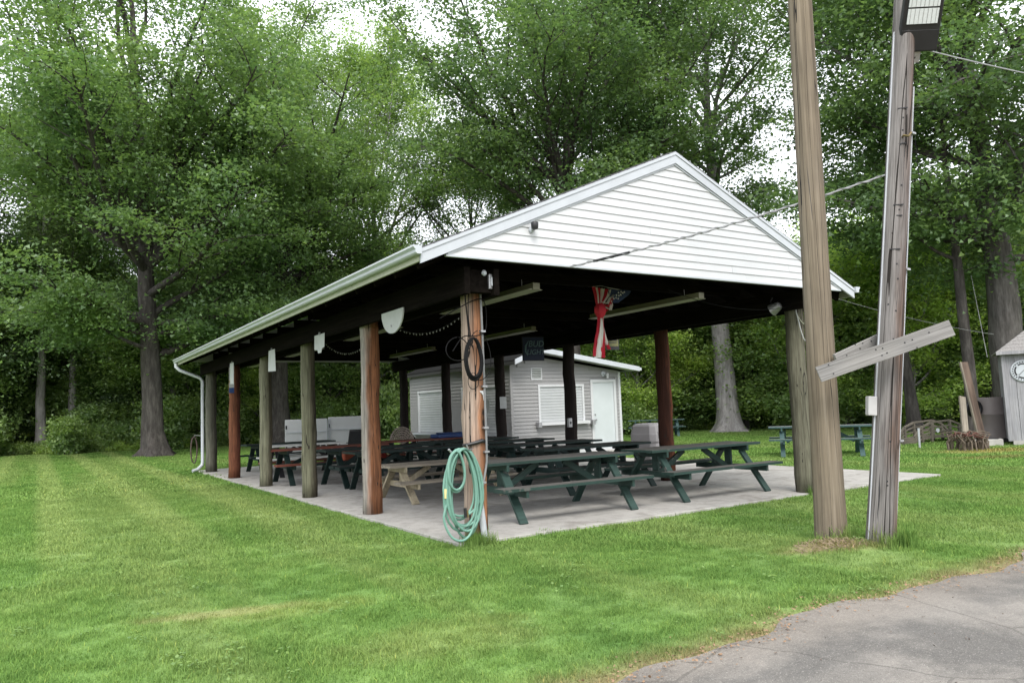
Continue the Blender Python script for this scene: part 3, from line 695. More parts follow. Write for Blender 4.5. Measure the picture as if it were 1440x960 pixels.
part('cross_wire', MB().tube(smoothpts([(-.36, -.02, 2.5), (-.16, -.14, 2.62), (.0, -.16, 2.70), (.12, -.165, 2.72), (.19, -.12, 2.62), (.2, -.1, 2.42), (.12, -.17, 2.33), (.0, -.165, 2.29), (-.14, -.15, 2.28), (-.26, -.12, 2.12)], 6), .006, 6), cable_m, t, smooth=True)
t = thing('garden_hose', 'pale green garden hose coiled and hung low on the split corner post', 'hose')
part('hose', MB().tube(sleek(coil(-.235, -.22, .62, .225, .42, 9, .26, 11, .035)), .0135, 8), hose_m, t, smooth=True)
part('hose', MB().tube(sleek(coil(-.34, -.26, .80, .105, .22, 2, .08, 12, .02)), .0135, 8), hose_m, t, smooth=True)
part('hose', MB().tube(smoothpts([(-.46, -.25, .45), (-.50, -.26, .3), (-.44, -.28, .13), (-.33, -.29, .06), (-.21, -.28, .10), (-.12, -.26, .26), (-.07, -.25, .5), (-.1, -.24, .8), (-.2, -.22, 1.02)], 6), .0135, 8), hose_m, t, smooth=True)
part('hose_end', MB().tube([(-.38, -.25, 1.0), (-.42, -.26, 1.04)], .012, 8), metal_grey, t)
part('coupling', MB().tube([(-.255, -.29, .40), (-.255, -.292, .30)], .017, 10), black_plastic, t)
part('coupling', MB().tube([(-.235, -.29, .375), (-.225, -.292, .30)], .014, 10), brass, t)
part('hose_label', MB().tube([(-.468, -.252, .52), (-.466, -.252, .62)], .0155, 10), plain('label_yellow', (.6, .5, .22)), t)
part('hook', MB().tube([(-.05, -.13, 1.02), (-.14, -.24, 1.02), (-.2, -.3, 1.03), (-.22, -.3, 1.08)], .008, 6), metal_grey, t)
tag(part('strap', MB().tube([(-.11, -.02, 1.06), (-.09, -.11, 1.07), (.0, -.15, 1.09), (.06, -.155, 1.105), (.16, -.09, 1.09)], [.016, .018, .022, .024, .016], 8), black_plastic, smooth=True), 'black strap tied round the corner post above the green hose', 'strap')
for nm, lab, y, x, w, h, z in (('notice', 'torn white notice stapled high on the split corner post', -.142, .085, .055, .10, 1.62),):
    o = tag(part(nm, MB().prism([(-.045, .05), (.03, .05), (.03, -.06), (.02, -.06), (.015, .0), (-.01, .03), (-.045, .038)], -.002, .002, 1), paper, None, (x, y, z)), lab, 'notice')
for lab, z in (('upper of two white notices on the shadowed post behind the corner post', 1.55), ('lower of two white notices on the shadowed post behind the corner post', 1.08)):
    t = thing('notice', lab, 'notice', (5.78, 3 * SP + .0, z), 0, 'white notices on the dark posts')
    part('sheet', MB().box((0, 0, 0), (.004, .22, .30)), paper, t, (-.02, .35, 0))
    part('tack', MB().lathe([(.008, 0), (.008, .006)], 8), metal_grey, t, (-.022, .35, .13), (0, R(-90), 0))
t = thing('notice', 'white notice on the near black post left of the cabin wall', 'notice', (5.95, 2 * SP + 2.86, 1.62), 0, 'white notices on the dark posts')
part('sheet', MB().box((.0, 0, 0), (.20, .004, .30)), paper, t); part('tack', MB().lathe([(.008, 0), (.008, .006)], 8), metal_grey, t, (0, -.003, .13), (R(90), 0, 0))
# white downspout-like pipe on the mossy right post
t = thing('conduit', 'white plastic pipe running down beside the mossy right post', 'conduit')
part('pipe', MB().tube([(PW + .13, -.17, 2.72), (PW + .15, -.17, 1.6), (PW + .16, -.17, .5)], .02, 10), pvc, t, smooth=True)
part('lower_pipe', MB().tube([(PW + .16, -.17, .52), (PW + .165, -.17, -.02)], .036, 10), pvc, t, smooth=True)
for z in (2.3, 1.2): part('clamp', MB().box((PW + .14, -.15, z), (.07, .06, .02)), metal_grey, t)
t = thing('cord_loop', 'pale cord looped round the top of the mossy right post', 'cord')
part('loop', MB().tube(smoothpts([(PW - .14, -.12, 2.98), (PW - .12, -.16, 2.7), (PW - .06, -.18, 2.42), (PW + .03, -.18, 2.33), (PW + .10, -.17, 2.45), (PW + .12, -.16, 2.68)], 6), .008, 6), paper, t, smooth=True)
part('loop', MB().tube(smoothpts([(PW - .13, -.14, 2.78), (PW - .03, -.18, 2.62), (PW + .08, -.18, 2.66), (PW + .13, -.16, 2.78)], 6), .007, 6), ivory, t, smooth=True)
t = thing('flood_lamp', 'round pale flood lamp beside the top of the mossy right post', 'lamp', (PW - .36, .1, 2.86))
part('shade', MB().lathe([(.03, .14), (.06, .12), (.08, .04), (.10, -.03), (.092, -.03), (.065, .05)], 20), metal_grey, t, (0, 0, 0), (R(60), R(25), 0), smooth=True)
part('bracket', MB().tube([(.02, .05, .08), (.05, .08, .14), (.08, .06, .2)], .012, 8), black_plastic, t)

# ================================================================== PICNIC TABLES
def make_table(top_m, leg_m, L=2.44, label='', group='picnic tables on the slab', H=.76, grass=False):
    t = thing('picnic_table', label, 'picnic table', (0, 0, 0), 0, group)
    w = .142; pk = MB().box((0, 0, 0), (L, w - .006, .038)).mesh('plank', top_m)
    for i in range(5): put('plank', pk, t, (0, (i - 2) * w, H - .019), (0, R(random.Random(i + int(L * 9)).uniform(-.12, .12)), 0))
    bk = MB().box((0, 0, 0), (L, .255, .038)).mesh('bench_board', top_m)
    for s in (-1, 1): put('bench_board', bk, t, (0, s * .645, H * .6 - .019))
    fx = L * .37
    for s in (-1, 1):
        part('top_cleat', MB().box((0, 0, 0), (.04, .70, .085)), leg_m, t, (s * fx, 0, H - .081))
        part('crossbeam', MB().box((0, 0, 0), (.04, 1.50, .09)), leg_m, t, (s * (fx - .04), 0, H * .6 - .083))
        part('upright', MB().box((0, 0, 0), (.038, .13, H * .4)), leg_m, t, (s * (fx - .08), 0, H * .78 - .045))
        for q in (-1, 1):
            part('leg', MB().beam((s * fx, q * .70, .0), (s * fx, q * .21, H - .125), .04, .115, (1, 0, 0)), leg_m, t)
        part('brace', MB().beam((s * (fx - .10), 0, H * .6 - .1), (s * .22, 0, H - .06), .085, .04, (0, 1, 0)), leg_m, t)
    return t
G = 'green picnic tables set out in rows'
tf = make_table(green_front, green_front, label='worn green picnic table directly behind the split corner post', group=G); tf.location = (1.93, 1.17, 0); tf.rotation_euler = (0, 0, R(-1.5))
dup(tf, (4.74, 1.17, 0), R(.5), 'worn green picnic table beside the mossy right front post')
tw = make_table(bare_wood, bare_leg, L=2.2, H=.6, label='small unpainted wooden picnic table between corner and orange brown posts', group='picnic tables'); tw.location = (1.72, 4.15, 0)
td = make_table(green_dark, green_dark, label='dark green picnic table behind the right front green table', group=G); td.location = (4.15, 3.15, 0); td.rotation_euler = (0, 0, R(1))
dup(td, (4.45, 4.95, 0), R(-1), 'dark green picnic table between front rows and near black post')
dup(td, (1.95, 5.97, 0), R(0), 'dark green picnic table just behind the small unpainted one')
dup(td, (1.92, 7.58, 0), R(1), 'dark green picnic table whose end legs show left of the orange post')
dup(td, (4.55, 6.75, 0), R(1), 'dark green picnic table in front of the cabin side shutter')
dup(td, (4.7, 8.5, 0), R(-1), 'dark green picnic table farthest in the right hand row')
tr = make_table(red_top, green_dark, L=2.7, label='picnic table with red brown boards and green legs', group=G); tr.location = (1.42, 9.2, 0)
dup(tr, (4.35, 10.3, 0), R(0), 'red brown topped picnic table pushed in line farther right')
tw2 = make_table(white_top, black_plastic, L=2.0, label='white topped picnic table on dark legs at the far end', group='picnic tables'); tw2.location = (1.6, 11.6, 0)
dup(td, (1.7, 13.3, 0), R(2), 'dark green picnic table at the far left end of the slab')
# tables outside
tb = make_table(green_blue, green_blue, L=2.5, label='blue green picnic table on the lawn behind the utility poles', group='picnic tables out on the grass'); tb.location = (13.0, 4.7, -.03); tb.rotation_euler = (0, 0, R(-52))
dup(tb, (19.6, 17.8, -.03), R(-40), 'distant dark picnic table at the wood edge left of the big trunk')
# litter on tables: red cooler, bottle, blue cover
t = thing('plastic_bundle', 'red plastic bundle lying on a bench between the posts', 'bundle', (2.15, 8.2, .47), R(10))
part('body', MB().box((0, 0, .07), (.5, .22, .13)), red_m, t, bev=.03); part('cab', MB().box((.05, 0, .16), (.2, .18, .08)), red_m, t, bev=.02); part('lid', MB().lathe([(.07, 0), (.07, .03), (.03, .05)], 12), white_metal, t, (.1, -.05, .2))
t = thing('cooler', 'small orange red cooler on the slab under the red topped table', 'cooler', (1.65, 8.35, .47))
part('body', MB().box((0, 0, .11), (.36, .22, .22)), plain('orange_red', (.22, .045, .018)), t, bev=.02); part('handle', MB().tube([(-.16, 0, .22), (-.14, 0, .28), (.14, 0, .28), (.16, 0, .22)], .01, 6), black_plastic, t)
t = thing('bottle', 'clear bottle with blue cap standing on a dark table', 'bottle', (4.95, 8.35, .762))
part('body', MB().lathe([(.05, 0), (.052, .02), (.052, .2), (.03, .25), (.02, .26)], 14), plain('bottle_clear', (.55, .6, .62), .2), t, smooth=True); part('cap', MB().lathe([(.04, .24), (.04, .30)], 12), blue_m, t)
t = thing('folded_tarp', 'folded blue tarpaulin on the table end before the cabin shutter', 'tarpaulin', (5.15, 10.25, .762))
part('bundle', MB().box((0, 0, .05), (1.0, .55, .10)), blue_m, t, bev=.03); part('fold', MB().box((.05, 0, .115), (.8, .45, .03)), blue_m, t, bev=.012)
# white panel screen and chairs at the far end
t = thing('panel_screen', 'white folding panel screen standing beyond the tables', 'screen', (4.2, 17.2, -.04), R(-12))
for i, (x, h) in enumerate(((-.78, 1.40), (.62, 1.44))):
    p_ = part('panel', MB().box((x, 0, h / 2), (1.36, .05, h)), white_vinyl, t, bev=.01)
    part('rail', MB().box((x, -.035, h - .42), (1.30, .02, .03)), white_metal, t)
    for z in (.5, 1.15): part('hinge', MB().box((x - .64, -.035, z), (.05, .02, .12)), black_plastic, t)
for x in (-.1, -.06, .0): part('batten', MB().box((x, -.04, .7), (.022, .03, 1.36)), white_metal, t)
def chair(loc, rz, lab):
    t = thing('garden_chair', lab, 'chair', loc, rz)
    mesh_m = plain('chair_mesh', (.03, .032, .033), .6, .2, 30)
    part('seat', MB().box((0, 0, .44), (.48, .46, .03)), mesh_m, t, bev=.01); part('backrest', MB().beam((0, .22, .46), (0, .36, .98), .46, .02, (0, 1, 0)), mesh_m, t)
    for s in (-1, 1):
        part('leg', MB().tube([(s * .25, -.24, 0), (s * .25, -.22, .62)], .013, 6), black_plastic, t); part('leg', MB().tube([(s * .25, .3, 0), (s * .25, .22, .46), (s * .25, .37, 1.0)], .013, 6), black_plastic, t)
        part('armrest', MB().box((s * .25, -.0, .635), (.045, .48, .025)), black_plastic, t, bev=.008)
    part('top_rail', MB().tube([(-.25, .37, 1.0), (.25, .37, 1.0)], .014, 6), black_plastic, t)
    return t
chair((3.75, 14.0, 0), R(190), 'black mesh garden chair in front of the white panel screen')
# round wicker back
t = thing('wicker_chair', 'round backed woven wicker chair behind the orange brown post', 'chair', (5.3, 14.2, 0), R(195))
wick = plain('wicker', (.32, .27, .23), .8, .3, 20)
part('seat', MB().lathe([(.0, .38), (.3, .38), (.33, .42), (.3, .46), (.0, .45)], 18), wick, t, smooth=True)
arc = lambda r, n=16: [(r * math.cos(math.pi * i / n), .26, .55 + r * math.sin(math.pi * i / n)) for i in range(n + 1)]
for r in (.46, .39, .32, .25, .18, .11): part('woven_arc', MB().tube(arc(r), .026, 7), wick, t, smooth=True)
for i in range(7): 
    a = math.pi * (i + .5) / 7; part('spoke', MB().tube([(0, .28, .5), (.46 * math.cos(a), .28, .55 + .46 * math.sin(a))], .012, 6), wick, t)
for q in range(4): part('leg', MB().tube([(.24 * math.cos(q * math.pi / 2 + .8), .24 * math.sin(q * math.pi / 2 + .8), .4), (.3 * math.cos(q * math.pi / 2 + .8), .3 * math.sin(q * math.pi / 2 + .8), 0)], .018, 7), wick, t)
# litter bin
t = thing('litter_bin', 'grey plastic litter bin with hooded top beside the dark red post', 'litter bin', (7.45, 5.1, -.02), R(12))
hexp = lambda r: [(r * math.cos(math.pi / 4 + k * math.pi / 2) * 1, r * math.sin(math.pi / 4 + k * math.pi / 2)) for k in range(4)]
def fr(b, prof, n=8, sq=.30):
    vs = []; fs = []
    for (r, z) in prof:
        c = r * .30
        for x, y in ((r, -r + c), (r, r - c), (r - c, r), (-r + c, r), (-r, r - c), (-r, -r + c), (-r + c, -r), (r - c, -r)): vs.append((x, y, z))
    m_ = len(prof)
    for i in range(m_ - 1):
        for k in range(8): fs.append((i * 8 + k, i * 8 + (k + 1) % 8, (i + 1) * 8 + (k + 1) % 8, (i + 1) * 8 + k))
    fs += [tuple(range(7, -1, -1)), tuple(range((m_ - 1) * 8, m_ * 8))]
    return b.add(vs, fs)
part('body', fr(MB(), [(.27, 0), (.29, .03), (.315, .60), (.33, .62)]), bin_grey, t, bev=.008)
part('hood', fr(MB(), [(.335, .625), (.345, .66), (.345, .80), (.335, .83), (.31, .98), (.28, 1.02), (.20, 1.04)]), bin_grey, t, bev=.01)
part('flap', MB().box((0, -.339, .78), (.34, .016, .14)), plain('flap_grey', (.2, .19, .19)), t, bev=.004)

# ================================================================== CABIN
cab = thing('cabin', 'small grey sided concession cabin with white shutters and door', 'cabin', (7.54, 11.0, 0))
CW, CL, ZL = 4.18, 6.95, 2.74
apex, zap, zrt = .75, 3.02, 2.55
prof = [(0, -.05), (CW, -.05), (CW, zrt), (apex, zap), (0, ZL)]
part('wall', MB().prism([(a + (.02 if a == 0 else -.02), b) for a, b in prof], .02, CL - .02, 1), grey_siding, cab)
def ztop(x): return np.interp(x, [0, apex, CW], [ZL, zap, zrt])
def lap(b, x0, x1, z0, z1, along, off, h=.107):
    """lapped siding over a rectangle; along 'x' on the front wall, 'y' on the side wall"""
    z = z0
    while z < z1 - .01:
        zt = min(z1, z + h)
        if along == 'x':
            V = [(x0, off - .022, z), (x1, off - .022, z), (x1, off - .001, zt), (x0, off - .001, zt), (x0, off + .01, z), (x1, off + .01, z), (x1, off + .01, zt), (x0, off + .01, zt)]
        else:
            V = [(off - .022, x1, z), (off - .022, x0, z), (off - .001, x0, zt), (off - .001, x1, zt), (off + .01, x1, z), (off + .01, x0, z), (off + .01, x0, zt), (off + .01, x1, zt)]
        b.add(V, [(0, 1, 2, 3), (7, 6, 5, 4), (0, 4, 5, 1), (3, 2, 6, 7), (0, 3, 7, 4), (1, 5, 6, 2)]); z = zt
    return b
sb = MB(); HH = .107
WX0, WX1, WZ0, WZ1 = 1.02, 2.62, 1.02, 2.08          # front shutter opening
DX0, DX1, DZ1 = 2.95, 3.98, 2.28                     # door with its frame
rows = int(2.9 / HH)
for i in range(30):
    z0 = i * HH; z1 = z0 + HH
    xa, xb = .07, CW - .07
    if z1 > zrt - .1:
        zz = z1 + .05
        if zz > zap: break
        xa = max(.07, (zz - ZL) / (zap - ZL) * apex if zz > ZL else .07); xb = min(CW - .07, CW - (zz - zrt) / (zap - zrt) * (CW - apex) if zz > zrt else CW - .07)
    segs = [(xa, xb)]
    def cut(segs, a, b):
        out = []
        for s, e in segs:
            if e <= a or s >= b: out.append((s, e)); continue
            if s < a: out.append((s, a))
            if e > b: out.append((b, e))
        return out
    if z0 < WZ1 + .06 and z1 > WZ0: segs = cut(segs, WX0 - .06, WX1 + .06)
    if z0 < DZ1: segs = cut(segs, DX0, DX1)
    for s, e in segs:
        if e - s > .03: lap(sb, s, e, z0, z1, 'x', .0, HH)
part('front_siding', sb, grey_siding, cab, kind='stuff')
sb = MB(); sh = [(1.0, 2.75), (3.55, 5.3)]
for i in range(25):
    z0 = i * HH; z1 = z0 + HH; segs = [(.07, CL - .05)]
    if z0 < 2.20 and z1 > .72:
        for a, b in ((.62, 2.9), (4.05, 6.2)): segs = cut(segs, a - .06, b + .06)
    for s, e in segs: lap(sb, s, e, z0, z1, 'y', 0., HH)
part('side_siding', sb, grey_siding, cab, kind='stuff')
for x, y in ((.028, .028), (CW - .028, .028), (.028, CL - .03)):
    part('corner_trim', MB().box((x, y, (ztop(x) - .05) / 2), (.09, .09, ztop(x) - .02)), white_vinyl if x > 1 else grey_siding, cab)
def shutter_front():
    f = part('shutter_frame', MB().box(((WX0 + WX1) / 2, -.012, WZ1 + .03), (WX1 - WX0 + .14, .05, .07)).box((WX0 - .03, -.012, (WZ0 + WZ1) / 2 - .005), (.07, .046, WZ1 - WZ0)).box((WX1 + .03, -.012, (WZ0 + WZ1) / 2 - .005), (.07, .046, WZ1 - WZ0)), white_vinyl, cab)
    b = MB(); z = WZ0
    while z < WZ1 - .01:
        zt = min(WZ1, z + .085)
        V = [(WX0, .0, z), (WX1, .0, z), (WX1, -.006, z + .05), (WX0, -.006, z + .05), (WX0, .008, zt), (WX1, .008, zt), (WX0, .03, z), (WX1, .03, z), (WX0, .03, zt), (WX1, .03, zt)]
        b.add(V, [(0, 1, 3 - 1, 3), (3, 2, 5, 4), (6, 8, 9, 7), (0, 6, 7, 1), (4, 5, 9, 8), (0, 3, 4, 8, 6), (1, 7, 9, 5, 2)]); z = zt
    part('shutter', b, shutter_m, cab, kind='stuff')
    part('counter', MB().box(((WX0 + WX1) / 2 + .03, -.10, WZ0 - .05), (WX1 - WX0 + .22, .20, .09)), ivory if False else white_vinyl, cab)
    for x in (WX0 - .13, WX1 + .30): part('counter_bracket', MB().box((x, -.10, WZ0 - .07), (.12, .16, .15)), metal_grey, cab)
shutter_front()
for (a, b_) in ((.62, 2.9), (4.05, 6.2)):
    z0, z1 = .74, 2.14
    part('shutter_frame', MB().box((-.012, (a + b_) / 2, z1 + .03), (.05, b_ - a + .16, .08)).box((-.012, a - .03, (z0 + z1) / 2 - .007), (.046, .08, z1 - z0)).box((-.012, b_ + .03, (z0 + z1) / 2 - .007), (.046, .08, z1 - z0)), white_vinyl, cab)
    b = MB(); z = z0
    while z < z1 - .01:
        zt = min(z1, z + .085)
        V = [(.0, a, z), (.0, b_, z), (-.006, b_, z + .05), (-.006, a, z + .05), (.008, a, zt), (.008, b_, zt), (.03, a, z), (.03, b_, z), (.03, a, zt), (.03, b_, zt)]
        b.add(V, [(0, 1, 2, 3), (3, 2, 5, 4), (6, 8, 9, 7), (0, 6, 7, 1), (4, 5, 9, 8), (0, 3, 4, 8, 6), (1, 7, 9, 5, 2)]); z = zt
    part('shutter', b, shutter_m, cab, kind='stuff')
part('side_counter', MB().box((-.18, 3.4, .69), (.36, 6.4, .04)), white_metal, cab)
for y in (.5, 2.4, 4.4, 6.3): part('counter_bracket', MB().beam((-.02, y, .35), (-.3, y, .66), .04, .04), dark_wood, cab)
dr = part('door', MB().box(((DX0 + DX1) / 2, .018, DZ1 / 2 + .03), (DX1 - DX0 - .18, .05, DZ1 - .18)), door_m, cab)
for z0, z1 in ((.25, .95), (1.1, 1.95)):
    for x0 in (DX0 + .16, (DX0 + DX1) / 2 + .03):
        pass
part('knob', MB().lathe([(.012, 0), (.012, .03), (.03, .04), (.03, .06), (.01, .07)], 12), metal_grey, dr, (DX0 + .16, -.007, 1.02), (R(90), 0, 0), smooth=True)
part('deadbolt', MB().lathe([(.025, 0), (.025, .02)], 12), metal_grey, dr, (DX0 + .16, -.007, 1.18), (R(90), 0, 0))
part('door_frame', MB().box(((DX0 + DX1) / 2, -.012, DZ1 - .045), (DX1 - DX0, .06, .09)).box((DX0 + .045, -.012, (DZ1 - .09) / 2), (.09, .056, DZ1 - .09)).box((DX1 - .045, -.012, (DZ1 - .09) / 2), (.09, .056, DZ1 - .09)), white_vinyl, cab)
part('door_step', MB().box(((DX0 + DX1) / 2, -.25, -.01), (1.2, .5, .14)), concrete_m, cab)
part('skirt_board', MB().box((CW / 2, -.022, .04), (CW, .02, .16)), white_vinyl, cab)
v = part('gable_vent', MB().box((.92, -.014, 2.47), (.40, .03, .36)), white_vinyl, cab)
for i in range(6): part('vent_slat', MB().beam((.76, -.036, 2.36 + i * .05), (1.08, -.036, 2.36 + i * .05), .012, .03, (0, -.5, .8)), metal_grey, v)
pl = part('porch_light', MB().lathe([(.09, 0), (.09, .02), (.03, .03), (.03, .06)], 16), white_metal, cab, (3.50, -.012, 2.46), (R(90), 0, 0), smooth=True)
part('lantern', MB().lathe([(.05, .04), (.055, -.02), (.035, -.12), (.02, -.12)], 14), paper, pl, (.08, -.03, .1), (R(-90), 0, 0), smooth=True)
# roof
dark_shingle = plain('dark_shingle', (.016, .016, .016), .95, .3, 30, .5, spec=.05)
for (x0, z0, x1, z1) in ((-.14, ZL + .04, apex, zap + .13), (apex, zap + .13, CW + .42, zrt + .02)):
    part('roof_slab', MB().prism([(x0, z0), (x1, z1), (x1, z1 + .08), (x0, z0 + .08)], -.50, CL + .2, 1), dark_shingle, cab)
    part('roof_fascia', MB().prism([(x0, z0 - .06), (x1, z1 - .06), (x1, z1 + .085), (x0, z0 + .085)], -.525, -.503, 1), white_metal, cab)
    part('soffit', MB().prism([(x0, z0 - .02), (x1, z1 - .02), (x1, z1 - .004), (x0, z0 - .004)], -.50, .0, 1), white_vinyl, cab)
part('side_fascia', MB().box((-.155, CL / 2 - .1, ZL + .03), (.02, CL + .8, .10)), plain('fascia_grey', (.035, .035, .034)), cab)
part('gutter', MB().box((CW + .47, CL / 2 - .15, zrt + .03), (.09, CL + .72, .09)), white_metal, cab)
# grill / dark box on the cabin corner counter
t = thing('power_box', 'small grey switch box on the near black post before the cabin window', 'switch box', (PW - .14, 2 * SP - .14, 1.1))
part('box', MB().box((0, 0, 0), (.10, .07, .20)), metal_grey, t, bev=.008); part('switch', MB().box((0, -.042, 0), (.02, .02, .05)), black_plastic, t)

# ================================================================== UTILITY POLES
def pole(name, lab, base, top, r0, r1, m, seed):
    t = thing(name, lab, 'utility pole', base)
    rn = random.Random(seed); n = 28; N = 40; b = MB(); dv = Vector(top) - Vector(base)
    ph = [rn.uniform(-.02, .02) for _ in range(n)]
    pts = [dv * (i / N) - Vector((0, 0, .12 if i == 0 else 0)) for i in range(N + 1)]
    pts = [Vector((0, 0, p.dot(dv.normalized()))) for p in pts]
    b.tube(pts, [r0 + (r1 - r0) * i / N + (.012 * math.exp(-i / 2)) for i in range(N + 1)], n, True, lambda i, k: 1 + ph[k] + rn.uniform(-.008, .008))
    o = part('shaft', b, m, t, smooth=True); o.rotation_euler = Vector((0, 0, 1)).rotation_difference(dv.normalized()).to_euler(); return t, dv
p1, d1 = pole('utility_pole', 'smooth brown utility pole, left of the two crossed by planks', (2.64, -2.71, 0), (2.735, -2.77, 7.4), .150, .112, pole_brown, 3)
p2, d2 = pole('utility_pole', 'leaning split grey and rust coloured pole carrying the black floodlight', (2.80, -3.14, 0), (3.60, -3.64, 7.4), .128, .098, pole_grey, 8)
def face(z, lat, out=.0):              # a point on the weathered face of the leaning pole
    r = .128 - .030 * z / 7.4; k = math.sqrt(max(0, r * r - lat * lat)) * .985 + out
    return tuple(d2 * (z / 7.4) + Vector((-.85 * k + .53 * lat, -.53 * k - .85 * lat, 0)))
for z, lat, w in ((4.35, .02, .09), (3.98, .03, .07), (3.35, .02, .09), (3.24, .03, .06), (2.9, .01, .09), (1.9, .02, .05)):
    part('step_scar', MB().box((0, 0, 0), (w, .012, .010)), black_plastic, p2, face(z, lat), (0, R(4), R(-58)))
for z, lat in ((4.25, .03), (4.12, .03), (3.97, .015), (3.55, .04), (3.3, .03), (2.75, .03), (2.6, .045), (2.35, -.03), (2.28, .04), (2.0, .03), (1.0, .04), (.62, .03), (.58, .034)):
    part('bolt_hole', MB().lathe([(.008, 0), (.008, .008)], 10), black_plastic, p2, face(z, lat, -.004), (R(90), 0, R(-58)))
for z0, z1, lat, w in ((-.05, .85, -.035, .014), (.75, 1.55, -.03, .008), (1.9, 3.1, .045, .007), (2.9, 4.4, .05, .006), (.1, 1.0, .06, .007)):
    part('split', MB().tube([Vector(face(z0 + (z1 - z0) * i / 8, lat + .004 * math.sin(i * 1.7), -.006)) for i in range(9)], [w * math.sin(.25 + 2.7 * i / 8) for i in range(9)], 5), black_plastic, p2)
part('insulator_hook', MB().tube([(0, 0, 0), (-.03, -.03, .0), (-.02, -.07, -.02), (.02, -.08, .02)], .011, 8), brass, p2, face(4.05, .03), smooth=True)
def face1(z, lat):
    r = .150 - .038 * z / 7.4; k = math.sqrt(max(0, r * r - lat * lat)) - .005
    return Vector(d1 * (z / 7.4) + Vector((-.82 * k + .575 * lat, -.575 * k - .82 * lat, 0)))
part('split', MB().tube([face1(2.55 + i * .19, .005 + .01 * math.sin(i * .6) - .003 * i) for i in range(15)], [.006 * math.sin(.2 + 2.75 * i / 14) for i in range(15)], 5), black_plastic, p1)
t = thing('conduit', 'thin white conduit with grey box up the left side of the leaning pole', 'conduit', (2.80, -3.14, 0))
q = lambda z, a, b: tuple(d2 * (z / 7.4) + Vector((-.84 * a - .54 * b, .54 * a - .84 * b, 0)))
part('pipe', MB().tube([q(z, .131 - .004 * z, .02) for z in (-.02, .8, 1.6, 2.4, 3.2, 4.0, 5.2)], .009, 8), pvc, t, smooth=True)
part('box', MB().box(q(1.35, .17, .03), (.09, .07, .19), Matrix.Rotation(R(-32), 3, 'Z') @ Matrix.Rotation(R(5), 3, 'Y')), plain('box_grey', (.36, .355, .35)), t, bev=.008)
t = thing('conduit', 'thin white conduit up the right side of the leaning pole', 'conduit', (2.80, -3.14, 0))
part('pipe', MB().tube([q(z, -.128 + .003 * z, .03) for z in (-.02, .8, 1.6, 2.4, 3.2, 4.0, 4.6)], .008, 8), pvc, t, smooth=True)
for z in (1.0, 2.7, 4.1): part('clamp', MB().box(q(z, -.12 + .003 * z, .05), (.06, .05, .02)), metal_grey, t)
# crossed planks
def plank(lab, a, b, h, th, name='plank_brace'):
    a, b = Vector(a), Vector(b); d = b - a; L = d.length; ex = d.normalized(); ey = Vector((0, 0, 1)).cross(ex).normalized(); ez = ex.cross(ey)
    t = bpy.data.objects.new(name, None); COL.objects.link(t); t.matrix_world = Matrix.Translation((a + b) / 2) @ Matrix((ex, ey, ez)).transposed().to_4x4(); tag(t, lab, 'plank', 'planks nailed across the two poles')
    part('board', MB().box((0, 0, 0), (L, th, h)), grey_plank, t, bev=.004)
    rn = random.Random(int(L * 100))
    nl = MB().lathe([(.007, 0), (.007, .004)], 8).mesh('nail', black_plastic)
    for x in [-L / 2 + .12, -L / 2 + .13, -.06, -.03, 0, .02, .2, .27, L / 2 - .35, L / 2 - .2]: put('nail', nl, t, (x, -th / 2, rn.uniform(-.07, .07)), (R(90), 0, 0))
    return t
plank('weathered grey plank nailed across the front of both poles', (2.27, -2.96, 1.675), (3.06, -3.86, 2.06), .155, .04)
plank('shorter grey plank behind, wedged between the two poles', (2.62, -2.92, 1.83), (3.16, -3.16, 2.06), .105, .04)
# floodlight
def floodlight():
    base = Vector((2.80, -3.14, 0)) + d2 * (5.06 / 7.4)
    back = Vector((-.50, -.74, -.46)).normalized()        # where the lamp face looks
    t = bpy.data.objects.new('floodlight', None); COL.objects.link(t)
    ez = -back; ex = Vector((0, 0, 1)).cross(ez).normalized(); ey = ez.cross(ex)
    ctr = base + Vector((.03, -.20, .20))
    t.matrix_world = Matrix.Translation(ctr) @ Matrix((ex, ey, ez)).transposed().to_4x4()
    tag(t, 'black LED floodlight with two white panels near the top of the leaning pole', 'floodlight')
    part('housing', MB().box((0, 0, .03), (.40, .62, .06)), black_plastic, t, bev=.012)
    led = plain('led_panel', (.62, .65, .66), .3, .06, 60)
    for y in (.03, .19): 
        p_ = part('light_panel', MB().box((0, y, -.006), (.31, .145, .008)), led, t)
        for k in range(7): part('seam', MB().box((-.13 + k * .0433, y, -.0115), (.003, .143, .002)), metal_grey, p_)
    part('driver_box', MB().box((0, -.20, -.004), (.38, .2, .012)), black_plastic, t, bev=.004)
    for k in range(9): part('cooling_fin', MB().box((-.16 + k * .04, .04, .085), (.006, .5, .05)), black_plastic, t)
    part('bracket', MB().box((.03, -.36, .05), (.16, .12, .05)), metal_grey, t, bev=.008)
    part('knuckle', MB().tube([(.03, -.34, .05), (.05, -.42, .09), (.03, -.50, .16)], [.05, .05, .035], 12), black_plastic, t, smooth=True)
    return t
floodlight()
b5 = Vector((2.80, -3.14, 0)) + d2 * (4.9 / 7.4)
tag(part('overhead_wire', MB().tube(sag(tuple(b5 + Vector((.1, -.1, .12))), (15.0, -6.2, 5.6), .35, 20), .008, 6), metal_grey, smooth=True), 'overhead wire running right from the floodlight', 'wire')
tag(part('dangling_wire', MB().tube(smoothpts([tuple(b5 + Vector((.12, -.02, .0))), tuple(b5 + Vector((.16, .02, -.5))), tuple(b5 + Vector((.17, .03, -1.0))), tuple(b5 + Vector((.20, .03, -1.35)))], 5), .004, 5), cable_m, smooth=True), 'thin black wire dangling beside the leaning pole', 'wire')

